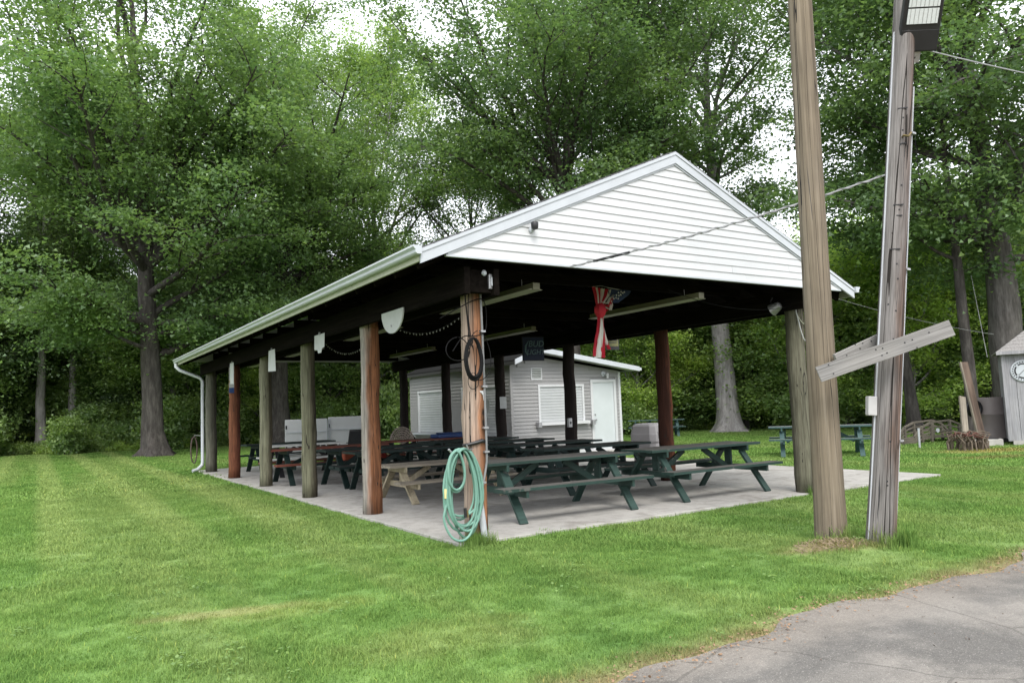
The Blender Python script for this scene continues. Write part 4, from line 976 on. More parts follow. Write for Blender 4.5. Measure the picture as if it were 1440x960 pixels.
# ================================================================== RIGHT HAND YARD
t = thing('garden_shed', 'narrow grey boarded shed with a round dial on its wall', 'shed', (18.03, 2.42, -.03), R(-62))
shed_grey = woodmat('shed_paint', [(.3, (.25, .25, .27)), (.6, (.31, .31, .33)), (.8, (.36, .36, .38))], 2, 10, .6, .25, .7)
SW, SD, SH = 1.7, 1.8, 2.52
part('core', MB().box((SW / 2, SD / 2, .16 + (SH - .16) / 2), (SW - .04, SD - .04, SH - .16)), shed_grey, t)
for i in range(7): part('wall_board', MB().box((.12 + i * .243, -.004, .14 + (SH - .14) / 2), (.234, .03, SH - .14)), shed_grey, t, bev=.004)
for i in range(7): part('wall_board', MB().box((-.004, .13 + i * .255, .14 + (SH - .14) / 2), (.03, .247, SH - .14)), shed_grey, t, bev=.004)
for x, y in ((-.012, -.012), (SW + .012, -.012)): part('corner_trim', MB().box((x, y, .14 + (SH - .14) / 2), (.09, .09, SH - .12)), white_vinyl if x > 1 else shed_grey, t)
hx, hy = SW / 2 + .17, SD / 2 + .17; n = 8
shs = plain('shed_shingle', (.20, .19, .185), .9, .35, 25, .4)
for i in range(n):
    f0, f1 = 1 - i / n, 1 - min(1, (i + 1.15) / n); z0, z1 = SH + .80 * (i / n), SH + .80 * min(1, (i + 1.15) / n); b = MB(); ccx, ccy = SW / 2, SD / 2
    lo = [(ccx - hx * f0, ccy - hy * f0, z0 + .02), (ccx + hx * f0, ccy - hy * f0, z0 + .02), (ccx + hx * f0, ccy + hy * f0, z0 + .02), (ccx - hx * f0, ccy + hy * f0, z0 + .02)]
    hi = [(ccx - hx * f1, ccy - hy * f1, z1 + .004), (ccx + hx * f1, ccy - hy * f1, z1 + .004), (ccx + hx * f1, ccy + hy * f1, z1 + .004), (ccx - hx * f1, ccy + hy * f1, z1 + .004)]
    un = [(x, y, z - .025) for x, y, z in lo]
    b.add(lo + hi + un, [(k, (k + 1) % 4, 4 + (k + 1) % 4, 4 + k) for k in range(4)] + [(8 + k, 8 + (k + 1) % 4, (k + 1) % 4, k) for k in range(4)] + [(4, 5, 6, 7), (11, 10, 9, 8)])
    part('shingle_course', b, shs, t)
part('eave_trim', MB().box((SW / 2, -.19, SH - .02), (SW + .34, .03, .09)), shed_grey, t)
d = part('dial', MB().lathe([(.29, 0), (.29, .03), (.265, .04), (.265, .02)], 36), white_metal, t, (.42, -.022, 2.0), (R(90), 0, 0))
part('dial_ring', MB().lathe([(.205, .021), (.205, .028), (.14, .028), (.14, .021)], 36), black_plastic, d)
part('dial_face', MB().lathe([(.17, .024), (.17, .034)], 30), white_metal, d)
for k in range(24):
    a = 2 * math.pi * k / 24; part('tick', MB().box((.237 * math.cos(a), .237 * math.sin(a), .025), (.03, .022, .012), Matrix.Rotation(a, 3, 'Z')), black_plastic, d)
for k in range(4): part('ring_gap', MB().box((.172 * math.cos(k * 1.57 + .78), .172 * math.sin(k * 1.57 + .78), .03), (.07, .05, .008), Matrix.Rotation(k * 1.57 + .78, 3, 'Z')), white_metal, d)
part('needle', MB().beam((-.10, -.10, .037), (.11, .11, .037), .012, .006), black_plastic, d)
for x, y in ((.2, .1), (SW - .2, .1), (.2, SD - .2), (SW - .2, SD - .2)): part('block_foot', MB().box((x, y, .05), (.3, .25, .18)), concrete_m, t)
t = thing('paving_block', 'flat concrete block on the grass left of the shed', 'block', (17.75, 3.0, -.02), R(-60))
part('block', MB().box((0, 0, .08), (.9, .4, .2)), concrete_m, t, bev=.015); part('mat', MB().box((0, 0, .19), (.7, .3, .02)), black_plastic, t)
# barrel lying against trunk
t = thing('barrel', 'grey brown plastic barrel standing by the dark trunk left of the shed', 'barrel', (19.2, 3.45, -.02), R(20))
barrel_m = plain('barrel_plastic', (.17, .145, .14), .55, .12, 3)
part('body', MB().lathe([(.40, 0), (.42, .05), (.43, .12), (.44, .14), (.43, .16), (.44, .8), (.45, .82), (.44, .84), (.44, 1.25), (.43, 1.3), (.40, 1.3), (.40, 1.2)], 28), barrel_m, t, smooth=True)
part('band', MB().lathe([(.445, .0), (.455, .02), (.455, .10), (.445, .12)], 28), black_plastic, t, (0, 0, .02))
t = thing('tyre', 'black tyre hung on the trunk beside the barrel', 'tyre', (18.55, 3.55, .98))
part('tread', MB().tube([(.2 * math.cos(k * math.pi / 10), 0, .2 * math.sin(k * math.pi / 10)) for k in range(21)], .065, 10), black_plastic, t, (0, 0, 0), (0, 0, R(-25)), smooth=True)
part('rim', MB().lathe([(.14, -.03), (.14, .03)], 18), rust, t, (0, 0, 0), (R(90), 0, R(-25)))
# boards leaning
brd = woodmat('leaning_board', [(.3, (.10, .075, .06)), (.6, (.17, .125, .10)), (.8, (.24, .18, .15))], 2, 14, .8)
brp = woodmat('pale_board', [(.3, (.17, .15, .12)), (.6, (.25, .225, .185)), (.8, (.31, .28, .24))], 2, 14, .8)
def lean(lab, a, b, w, th, m, rz):
    a, b = Vector(a), Vector(b); ez = (b - a).normalized(); ex = Vector((math.cos(rz), math.sin(rz), 0)); ey = ez.cross(ex).normalized(); ex = ey.cross(ez)
    t = bpy.data.objects.new('leaning_board', None); COL.objects.link(t); t.matrix_world = Matrix.Translation(a) @ Matrix((ex, ey, ez)).transposed().to_4x4(); tag(t, lab, 'board', 'boards leaning on the trunk')
    L = (b - a).length; part('board', MB().box((0, 0, L / 2), (w, th, L)), m, t, bev=.005)
    part('batten', MB().box((-w / 2 - .02, 0, L / 2), (.04, th * 1.6, L)), brp, t); return t
lean('tall dark brown board leaning on the trunk behind the brush pile', (18.2, 3.2, .0), (18.45, 3.65, 2.32), .20, .04, brd, R(-30))
lean('short pale board leaning in front of the tall brown one', (17.0, 3.05, -.02), (17.6, 3.35, 1.33), .13, .04, brp, R(-30))
# brush pile
t = thing('brush_pile', 'low pile of cut sticks with reddish tops on yellowed grass', 'brush pile', (16.12, 2.60, -.03)); t.scale = (.82, .82, .8)
stick = woodmat('stick_bark', [(.3, (.085, .068, .052)), (.6, (.165, .135, .105)), (.8, (.23, .19, .15))], 2, 20, 3)
redst = woodmat('red_stick', [(.3, (.085, .038, .03)), (.6, (.15, .07, .055)), (.8, (.19, .11, .085))], 0, 20, 3)
rn = random.Random(4)
for i in range(70):
    a = rn.uniform(0, 6.28); r = .66 * math.sqrt(rn.random()); x, y = r * math.cos(a), r * math.sin(a) * .8
    part('stick', MB().tube([(x * 1.05, y * 1.05, 0), (x + rn.uniform(-.08, .08), y + rn.uniform(-.08, .08), .25), (x * .9 + rn.uniform(-.18, .18), y * .9 + rn.uniform(-.18, .18), rn.uniform(.36, .52))], [.028, .026, .02], 5), stick, t)
for i in range(45):
    a = rn.uniform(0, 6.28); r = .5 * math.sqrt(rn.random()); b = rn.uniform(0, 3.14); L = rn.uniform(.2, .42); z = rn.uniform(.44, .58)
    x, y = r * math.cos(a), r * math.sin(a) * .8
    part('stick', MB().tube([(x - L * math.cos(b), y - L * math.sin(b), z - .05), (x, y, z + .03), (x + L * math.cos(b), y + L * math.sin(b), z - .04)], [.013, .017, .010], 5), redst if i % 2 else stick, t)
# garden stake
tag(part('garden_stake', MB().tube([(16.2, 3.9, -.05), (16.18, 3.88, .52)], .028, 8), pvc, smooth=True), 'short white stake in the grass left of the brush pile', 'stake')
# little arched wooden footbridge
t = thing('garden_footbridge', 'small weathered arched wooden footbridge on the lawn', 'footbridge', (19.2, 5.15, -.03), R(-10)); t.scale = (.74, .74, .66)
bw = woodmat('bridge_wood', [(.3, (.085, .077, .062)), (.6, (.15, .137, .113)), (.8, (.22, .20, .17))], 0, 16, 1)
bx = [(-1.5, .32), (-1.1, .72), (-.55, .92), (.55, .98), (1.1, .78), (1.5, .42)]
for y in (-.4, .4):
    for i in range(5):
        part('handrail', MB().beam((bx[i][0], y, bx[i][1]), (bx[i + 1][0], y, bx[i + 1][1]), .07, .08), bw, t)
        for k in (1, 2, 3):
            f = 1 - k * .24; part('rail', MB().beam((bx[i][0], y, bx[i][1] * f), (bx[i + 1][0], y, bx[i + 1][1] * f), .04, .06), bw, t)
    for i in (0, 1, 2, 3, 4, 5): part('post', MB().box((bx[i][0], y, bx[i][1] / 2), (.09, .09, bx[i][1] + .04)), bw, t)
for i in range(16): 
    x = -1.45 + i * .19; part('deck_plank', MB().box((x, 0, .10 + .12 * math.cos(x)), (.16, .86, .03)), bw, t)
part('reflector', MB().lathe([(.10, 0), (.10, .02)], 16), white_metal, t, (-.25, -.45, .55), (R(90), 0, 0))
part('side_box', MB().box((-1.9, -.35, .14), (.7, .3, .28)), bw, t)
# thin guy wires at the right
tag(part('guy_wire', MB().tube([(21.3, 4.6, 5.2), (18.2, 2.9, 2.4)], .008, 5), metal_grey), 'thin guy wire slanting down to the shed from the big trunk', 'wire')
tag(part('guy_wire', MB().tube(sag((17.5, 6.9, 4.6), (22.2, 4.5, 3.3), .1), .008, 5), metal_grey), 'thin wire strung between the trunks right of the leaning pole', 'wire')
# hose on the far post
t = thing('garden_hose', 'dark hose hung behind the far left downspout', 'hose', (-.36, 15.35, 0))
part('hose', MB().tube(sleek([(-.02 + .09 * math.cos(a / 12 * 2 * math.pi) , .08 + .005 * a / 12, .62 + .40 * math.sin(a / 12 * 2 * math.pi)) for a in range(49)]), .018, 6), plain('brown_hose', (.07, .045, .04)), t, smooth=True)
part('hook', MB().tube([(.15, -.1, 1.02), (-.02, .06, 1.03)], .01, 6), metal_grey, t)

# ================================================================== TREES
leaf_mid = leafmat('leaf_mid', (.155, .256, .106))
leaf_dark = leafmat('leaf_dark', (.124, .210, .090), trans=.52)
leaf_light = leafmat('leaf_light', (.212, .330, .115), trans=.56)
leaf_yel = leafmat('leaf_yellowgreen', (.36, .52, .145), trans=.56)
leaf_grey = leafmat('leaf_greyish', (.135, .215, .098), trans=.48)

def leaf_quads(rng, P, size, flat=.55, up=.8, droop=None, wid=.46):
    """one folded diamond leaf at every point"""
    n = len(P); nor = rng.normal(0, flat, (n, 3)); nor[:, 2] += up; nor /= np.linalg.norm(nor, axis=1)[:, None]
    d = rng.normal(0, 1, (n, 3)); 
    if droop is not None: d = d * .6 + droop
    d -= nor * (d * nor).sum(1)[:, None]; d /= np.linalg.norm(d, axis=1)[:, None] + 1e-9
    s = np.cross(nor, d); L = (size * rng.uniform(.6, 1.35, n))[:, None]
    a = P - d * L * .5; b = P + d * L * .5; w = L * wid; f = nor * L * .10
    V = np.stack([a, P + s * w - f - d * L * .05, b - nor * L * .12, P - s * w - f - d * L * .05], 1).reshape(-1, 3)
    return V, np.arange(n * 4).reshape(-1, 4)

def leaf_tris(rng, P, size, flat=.5, up=.85, droop=None):
    n = len(P); nor = rng.normal(0, flat, (n, 3)); nor[:, 2] += up; nor /= np.linalg.norm(nor, axis=1)[:, None]
    d = rng.normal(0, 1, (n, 3))
    if droop is not None: d = d * .6 + droop
    d -= nor * (d * nor).sum(1)[:, None]; d /= np.linalg.norm(d, axis=1)[:, None] + 1e-9
    s = np.cross(nor, d); L = (size * rng.uniform(.65, 1.35, n))[:, None]; w = L * rng.uniform(.42, .62, n)[:, None]
    V = np.stack([P - d * L * .45 + s * w, P - d * L * .35 - s * w, P + d * L * .7], 1).reshape(-1, 3)
    return V, np.arange(n * 3).reshape(-1, 3)

def tree_data(seed, H, tr, cb, Rc, nl=26, ns=7, per=34, leaf=.15, cluster=(.5, .5, .20), lean=(0, 0), top=.97, fork=None, shape=.75, low_el=8, flare=1.0, dens=1.0, ellip=1.0, elr=58, skirt=0):
    rnd = random.Random(seed); rng = np.random.default_rng(seed)
    b = MB(); cl = []
    N = 14; wob = [(0, 0)]
    for i in range(N): wob.append((wob[-1][0] + rnd.uniform(-.09, .09) * tr * 2, wob[-1][1] + rnd.uniform(-.09, .09) * tr * 2))
    ht = H * .9
    tp = [Vector((wob[i][0] + lean[0] * (i / N) ** 1.3, wob[i][1] + lean[1] * (i / N) ** 1.3, ht * (i / N) ** 1.15)) for i in range(N + 1)]
    low = [Vector((0, 0, -.3)), Vector((0, 0, .0)), Vector((0, 0, .18)), Vector((0, 0, .45))]
    rr = lambda z: tr * max(.05, max(0, 1 - z / ht) ** .8) * (1 + flare * .85 * math.exp(-max(z, 0) / .38))
    path = low + [p for p in tp if p.z > .8]
    lob = [rnd.uniform(0, 6.28) for _ in range(3)]
    def rootj(i, k):
        if i > 4: return 1 + .04 * math.sin(k * 2.3 + i)
        amp = (.32, .30, .17, .08, .04)[i] * flare
        return 1 + amp * math.sin(k / 16 * 2 * math.pi * 5 + lob[0]) + amp * .4 * math.sin(k / 16 * 2 * math.pi * 3 + lob[1])
    b.tube(path, [rr(p.z) for p in path], 16, False, rootj)
    def at(z):
        for i in range(N):
            if tp[i + 1].z >= z: 
                q = (z - tp[i].z) / (tp[i + 1].z - tp[i].z); return tp[i].lerp(tp[i + 1], q)
        return tp[-1]
    for i in range(nl):
        u = (i + rnd.uniform(.1, .9)) / nl
        z0 = cb * .85 + (ht - cb * .85) * u ** 1.1 * .97
        low_limb = i % 4 == 1 and i // 4 < skirt
        if fork and rnd.random() < .55: z0 = fork * rnd.uniform(.92, 1.25)
        if low_limb: z0 = cb + rnd.uniform(1.0, 3.0)
        p = at(z0); az = i * 2.399 + rnd.uniform(-.5, .5)
        tt = max(0, min(1, (z0 - cb) / (H - cb))); env = Rc * max(.22, math.sin(math.pi * min(1, .22 + .74 * tt)) ** shape)
        el = R(low_el + elr * tt ** .7 + rnd.uniform(-8, 14)) if not low_limb else R(rnd.uniform(2, 22)); L = env * rnd.uniform(.75, 1.15) / max(.45, math.cos(el)) if not low_limb else Rc * rnd.uniform(.5, .78)
        L = min(L, (H - z0) / max(.15, math.sin(el)) * 1.02 + 1) if el > .3 else L
        d = Vector((math.cos(az) * math.cos(el), math.sin(az) * math.cos(el) * ellip, math.sin(el)))
        pts = [p.copy()]; cur = d.copy(); M_ = 7
        for k in range(M_):
            cur = (cur + Vector((rnd.uniform(-.2, .2), rnd.uniform(-.2, .2), rnd.uniform(-.10, .16) - (.09 if tt < .3 and k > 3 and not low_limb else 0)))).normalized()
            pts.append(pts[-1] + cur * L / M_)
        r0 = min(rr(z0) * .62, .018 * L + .03)
        b.tube(pts, [r0 * (1 - .86 * k / M_) for k in range(M_ + 1)], 7, False)
        for j in range(ns):
            q = .22 + .78 * (j + rnd.random()) / ns; f = q * M_; k = min(M_ - 1, int(f)); sp = pts[k].lerp(pts[k + 1], f - k)
            bd = (pts[k + 1] - pts[k]).normalized(); ang = R(rnd.uniform(30, 80)) * (1 if j % 2 else -1)
            sd_ = Matrix.Rotation(ang, 3, 'Z') @ bd; sd_.z += rnd.uniform(-.25, .45); sd_.normalize()
            SL = L * rnd.uniform(.22, .5) * (1.15 - .6 * q) + .4
            s2_ = [sp]; c2 = sd_
            for k2 in range(4):
                c2 = (c2 + Vector((rnd.uniform(-.25, .25), rnd.uniform(-.25, .25), rnd.uniform(-.18, .16)))).normalized(); s2_.append(s2_[-1] + c2 * SL / 4)
            b.tube(s2_, [max(.008, r0 * .4 * (1 - q * .6)) * (1 - .8 * k2 / 4) for k2 in range(5)], 4, False)
            nc = max(2, int((2 + SL * 2.6) * dens))
            for m_ in range(nc):
                q2 = rnd.uniform(.2, 1.08) * 4; k2 = min(3, int(q2)); c = s2_[k2].lerp(s2_[k2 + 1], q2 - k2)
                cl.append((c.x + rnd.gauss(0, .25), c.y + rnd.gauss(0, .25), c.z + rnd.gauss(0, .12)))
        for m_ in range(int(4 * dens)):
            f = rnd.uniform(.45, 1.05) * M_; k = min(M_ - 1, int(f)); c = pts[k].lerp(pts[k + 1], f - k); cl.append((c.x + rnd.gauss(0, .3), c.y + rnd.gauss(0, .3), c.z + rnd.gauss(0, .2)))
    C = np.array(cl); n = rng.integers(int(per * .4), int(per * 1.6), len(C)); idx = np.repeat(np.arange(len(C)), n)
    sc = rng.uniform(.6, 1.5, len(C))[idx][:, None]
    off = rng.normal(0, 1, (len(idx), 3)) * np.array(cluster) * sc
    off[:, 2] -= .22 * (off[:, 0] ** 2 + off[:, 1] ** 2)          # sprays droop at their rim
    P = C[idx] + off
    P = P[P[:, 2] > .15]
    out = P - np.array([lean[0] * .5, lean[1] * .5, 0]); out[:, 2] = -.35; out[:, :2] /= np.linalg.norm(out[:, :2], axis=1)[:, None] + 1e-6
    V, F = leaf_tris(rng, P, leaf, droop=out)
    return b, V, F

def tree(name, lab, loc, bk, lf, group='big trees round the lawn', rz=0, **kw):
    b, V, F = tree_data(**kw); t = thing(name, lab, 'tree', loc, rz, group)
    part('trunk', b, bk, t, smooth=False).data.polygons.foreach_set('use_smooth', [True] * len(b.f))
    put('crown', np_mesh('crown', V, F, [lf]), t); return t
GZ = -.04
MAPLE = dict(leaf=.125, cluster=(.58, .58, .18))
T1 = tree('maple_tree', 'big dark trunked maple alone on the lawn at the left, roots flaring', (.25, 28.7, GZ), bark, leaf_mid, seed=1, H=26, tr=.46, cb=3.3, Rc=8.2, nl=44, ns=9, per=70, lean=(-1.4, -.6), fork=8.5, dens=.74, low_el=6, elr=66, skirt=11, **MAPLE)
T2 = tree('maple_tree', 'big grey trunked maple seen between the left posts', (6.9, 33.2, GZ), bark, leaf_mid, seed=2, H=25, tr=.50, cb=5.0, Rc=6.6, nl=34, ns=8, per=68, lean=(-.4, 0), fork=8, dens=.66, low_el=14, elr=60, skirt=5, **MAPLE)
T3 = tree('ash_tree', 'tall pale yellow green tree behind the pavilion roof slope', (13.8, 36.5, GZ), bark_pale, leaf_light, seed=3, H=24, tr=.32, cb=4, Rc=5.8, nl=34, ns=8, per=56, leaf=.12, dens=.75, low_el=20, elr=50, cluster=(.5, .5, .25))
T4 = tree('maple_tree', 'dark forked maple rising behind the roof near the ridge', (16.4, 19.6, GZ), bark, leaf_dark, seed=4, H=23, tr=.42, cb=7.0, Rc=7.4, nl=34, ns=9, per=68, lean=(.2, 0), fork=10, dens=.66, low_el=12, elr=60, **MAPLE)
T5 = tree('maple_tree', 'stout grey trunk right of the cabin with spreading roots', (24.2, 17.6, GZ), bark_pale, leaf_dark, seed=5, H=24, tr=.52, cb=10.5, Rc=5.0, nl=28, ns=8, per=62, lean=(-.8, -.5), dens=.62, low_el=14, elr=56, **MAPLE)
T8 = tree('maple_tree', 'thick trunked maple behind the grey shed', (23.8, 4.6, GZ), bark_mid, leaf_dark, seed=8, H=20, tr=.58, cb=6.2, Rc=8.0, nl=32, ns=9, per=68, lean=(-.9, .3), dens=.62, low_el=2, elr=60, skirt=4, leaf=.115, cluster=(.52, .52, .14))
T7 = tree('slender_tree', 'slim dark trunk behind the leaning boards', (22.0, 5.3, GZ), bark, leaf_mid, seed=7, H=16, tr=.21, cb=6.4, Rc=3.6, nl=20, ns=7, per=60, lean=(-.25, .1), dens=.7, **MAPLE)
T6 = tree('slender_tree', 'slim dark trunk just right of the leaning pole', (25.4, 9.2, GZ), bark, leaf_dark, seed=6, H=18, tr=.22, cb=8.2, Rc=3.6, nl=20, ns=7, per=60, lean=(-.7, .5), dens=.7, **MAPLE)
T9 = tree('tall_tree', 'pale grey trunk at the wood edge nearest the left picture border', (-3.9, 41.2, GZ), bark_pale, leaf_grey, seed=9, H=18.5, tr=.27, cb=6.5, Rc=4.6, nl=24, ns=7, per=56, dens=.75, **MAPLE)
dup(T9, (-2.45, 42.2, GZ), 2.0, 'second pale grey trunk at the wood edge, right of the first', (.85, .85, 1))
T10 = tree('maple_tree', 'full crowned tree rising at the far left edge behind the shrubs', (-8.2, 39.5, GZ), bark, leaf_grey, seed=10, H=17, tr=.32, cb=5.2, Rc=5.2, nl=30, ns=7, per=62, dens=.7, low_el=12, **MAPLE)
dup(T9, (2.7, 41.2, GZ), 4.1, 'slim trunk in the shade right of the big left maple', (.7, .7, .85))
dup(T10, (19.5, 34.0, GZ), 1.3, 'tall full tree behind the dark forked maple', (.95, .95, 1.05))
dup(T2, (26.5, 27.5, GZ), 2.2, 'tall dark tree right behind the gable ridge', (.95, .95, .9))
dup(T6, (22.5, 23.5, GZ), 3.0, 'tall slim tree between the ridge and the stout grey trunk', (1.25, 1.25, 1.3))
dup(T3, (1.5, 46.5, GZ), 1.0, 'light green tree deep behind the big left maple', (1.1, 1.1, .95))
dup(T3, (10.2, 40.5, GZ), 3.3, 'light green tree behind the grey trunked maple', (.9, .9, .98))
T11 = tree('young_tree', 'bright yellow green young tree in the gap between gable and leaning pole', (34.5, 18.0, GZ), bark_pale, leaf_yel, seed=12, H=9.8, tr=.16, cb=.8, Rc=4.4, nl=28, ns=7, per=74, leaf=.11, low_el=15, dens=.8, cluster=(.45, .45, .22))
dup(T11, (41.5, 20.0, GZ), 2.0, 'second bright yellow green tree farther behind the gable corner', (1.1, 1.1, .95))
dup(T11, (30.5, 12.0, GZ), 4.0, 'yellow green tree glimpsed right of the leaning pole', (1.0, 1.0, .8))
SAP = tree('sapling', 'leafy sapling at the wood edge over the left border shrubs', (-8.6, 41.0, GZ), bark, leaf_light, group='saplings along the wood edge', seed=15, H=8.5, tr=.10, cb=.8, Rc=3.2, nl=24, ns=6, per=62, low_el=4, elr=50, dens=.8, **MAPLE)
for x, y, rz, sc_, lab in ((1.1, 41.8, 1, (1, 1, .9), 'leafy sapling just left of the big left maple trunk'), (4.2, 40.5, 2.4, (1.1, 1.1, 1.1), 'leafy sapling glimpsed beyond the far left downspout'),
        (10.9, 36.6, 3.6, (1, 1, .95), 'leafy sapling above the white panel screen'), (16.4, 30.6, 5, (1, 1, 1.1), 'leafy sapling seen left of the cabin roof'), (22.2, 23.4, .6, (1, 1, .95), 'leafy sapling right of the cabin door'),
        (26.6, 18.6, 1.9, (1.1, 1.1, .9), 'leafy sapling just left of the mossy right post'), (29.2, 14.6, 2.9, (1, 1, .8), 'leafy sapling between the mossy post and the brown pole')):
    dup(SAP, (x, y, GZ), rz, lab, sc_)

for x, y, rz, sc_, lab in ((19.6, 26.2, 1.0, (.8, .8, .75), 'yellow green young tree seen just right of the cabin'), (22.0, 21.6, 2.2, (.8, .8, .72), 'low yellow green young tree left of the stout grey trunk'),
        (28.0, 16.4, 3.1, (.9, .9, .74), 'yellow green young tree right of the stout grey trunk'), (7.9, 39.4, .4, (.7, .7, .62), 'yellow green young tree behind the grey trunked maple')):
    dup(T11, (x, y, GZ), rz, lab, sc_)

# small understory trees and shrubs at the wood edge
def shrub_data(seed, Rr, H, n, leaf=.12, stems=9):
    rng = np.random.default_rng(seed); rnd = random.Random(seed); b = MB(); cl = []
    for i in range(stems):
        a = rnd.uniform(0, 6.28); r = Rr * rnd.uniform(.25, .95); h = H * rnd.uniform(.55, 1.0)
        pts = [Vector((rnd.uniform(-.1, .1), rnd.uniform(-.1, .1), -.1)), Vector((r * .4 * math.cos(a), r * .4 * math.sin(a), h * .5)), Vector((r * math.cos(a), r * math.sin(a), h))]
        b.tube(pts, [.03, .02, .008], 5, False)
        for k in range(14):
            q = rnd.uniform(.25, 1.05) * 2; j = min(1, int(q)); c = pts[j].lerp(pts[j + 1], q - j); cl.append((c.x + rnd.gauss(0, Rr * .18), c.y + rnd.gauss(0, Rr * .18), c.z + rnd.gauss(0, H * .08)))
    C = np.array(cl); P = C[rng.integers(0, len(C), n)] + rng.normal(0, 1, (n, 3)) * np.array([.22, .22, .12]) * (Rr / 1.2)
    P = P[P[:, 2] > .03]; V, F = leaf_tris(rng, P, leaf, flat=.6, up=.3); return b, V, F
def shrub(lab, loc, lf, **kw):
    b, V, F = shrub_data(**kw); t = thing('shrub', lab, 'shrub', loc, 0, 'shrubs along the wood edge'); part('stems', b, bark, t); put('foliage', np_mesh('foliage', V, F, [lf]), t); return t
S1 = shrub('broad leafy shrub at the left edge left of the pale trunks', (-6.9, 39.6, GZ), leaf_light, seed=21, Rr=1.9, H=2.0, n=11000, leaf=.13)
S2 = shrub('rounded bright shrub between the pale trunks and the big maple', (-1.5, 39.0, GZ), leaf_light, seed=22, Rr=1.5, H=1.8, n=9000, leaf=.125)
dup(S1, (-9.6, 39.0, GZ), 1, 'leafy shrub at the extreme left of the wood edge')
dup(S2, (5.1, 37.2, GZ), 2, 'shrub right of the big left maple, seen between far left posts', (1.1, 1.1, 1.1))
dup(S2, (8.6, 35.6, GZ), 3, 'shrub beside the grey trunk behind the white panels')
dup(S1, (14.2, 32.0, GZ), 4, 'tall shrub showing behind the wicker chair', (1, 1, 1.5))
dup(S2, (20.8, 20.0, GZ), .5, 'bright shrub left of the stout grey trunk', (.9, .9, .8))
dup(S1, (27.0, 15.2, GZ), 2.5, 'leafy shrub right of the stout grey trunk', (1.1, 1.1, .8))

# the wood beyond: one mass of trees and undergrowth
def joined(data, mb_, ml):
    b, V, F = data; bv = np.array(b.v); 
    # bark faces as quads only
    bf = np.array([q for f in b.f if len(f) == 4 for q in ((f[0], f[1], f[2]), (f[0], f[2], f[3]))])
    return np_mesh('woodland_tree', np.concatenate([bv, V]), np.concatenate([bf, F + len(bv)]), [mb_, ml], np.concatenate([np.zeros(len(bf)), np.ones(len(F))]))
wt = [joined(tree_data(seed=41, H=16, tr=.20, cb=4.2, Rc=4.0, nl=30, ns=6, per=60, leaf=.19, low_el=6, cluster=(.6, .6, .28)), bark, leaf_light),
      joined(tree_data(seed=42, H=18, tr=.19, cb=5.5, Rc=3.8, nl=30, ns=6, per=60, leaf=.19, low_el=6, cluster=(.6, .6, .28)), bark, leaf_grey),
      joined(tree_data(seed=43, H=14, tr=.17, cb=3.0, Rc=3.8, nl=28, ns=6, per=60, leaf=.18, low_el=8, cluster=(.6, .6, .3)), bark_pale, leaf_grey)]
rng = np.random.default_rng(5); P = []; sc = []
cx, cy = -4.2, -7.5
for row, (d0, step, s0) in enumerate(((46, 3.4, .62), (52, 3.6, .62), (60, 4.5, .75), (72, 5, .85), (86, 5, .9))):
    az = -24.0
    while az < 92:
        a = R(az + rng.uniform(-1, 1)); d_ = d0 + rng.uniform(-2, 2) + (6 if az > 62 else 0)
        h = 1.0
        if 53 < az < 61.5: h = .42                 # the low gap right of the gable
        if az > 64: d_ -= 10
        for _ in range(16):
            if az < 50 and cy + d_ * math.cos(a) < float(wood_edge(cx + d_ * math.sin(a))) + 4.5 + 4 * row: d_ += 1
        P.append((cx + d_ * math.sin(a), cy + d_ * math.cos(a), -.2)); sc.append(s0 * h * rng.uniform(.78, 1.15))
        az += math.degrees(step / d0)
scatter('woodland', P, sc, rng.uniform(0, 6.28, len(P)), wt)
us = [joined(shrub_data(seed=31, Rr=1.5, H=1.6, n=5200, leaf=.135), bark, leaf_light), joined(shrub_data(seed=32, Rr=1.3, H=1.1, n=4600, leaf=.12), bark, leaf_yel), joined(shrub_data(seed=33, Rr=1.6, H=2.4, n=5600, leaf=.14), bark, leaf_light)]
P = []; sc = []
for i in range(420):
    x = rng.uniform(-16, 46); k = rng.random(); y = float(wood_edge(x)) + .6 + k ** 1.5 * 9
    if x > 24 and y < 14 and rng.random() < .55: continue
    P.append((x, y, -.1)); sc.append(rng.uniform(.45, 1.0) * (.26 + .36 * k) * (.62 if -1 < x < 5 else 1))
for i in range(110):
    a = R(rng.uniform(-10, 85)); d_ = rng.uniform(43, 60); P.append((cx + d_ * math.sin(a), cy + d_ * math.cos(a), -.1)); sc.append(rng.uniform(.5, 1.1))
for i in range(150):
    a = R(rng.uniform(-16, 90)); d_ = rng.uniform(66, 82); P.append((cx + d_ * math.sin(a), cy + d_ * math.cos(a), -.2)); sc.append(rng.uniform(1.4, 2.4))
scatter('undergrowth', P, sc, rng.uniform(0, 6.28, len(P)), us)

P = []; sc = []
for i in range(240):
    x = rng.uniform(-13, 13) if i < 150 else rng.uniform(13, 30); P.append((x, float(wood_edge(x)) + rng.uniform(-.1, 1.1), -.1)); sc.append(rng.uniform(.28, .55))
scatter('ground_cover', P, sc, rng.uniform(0, 6.28, len(P)), [us[1], us[0]])

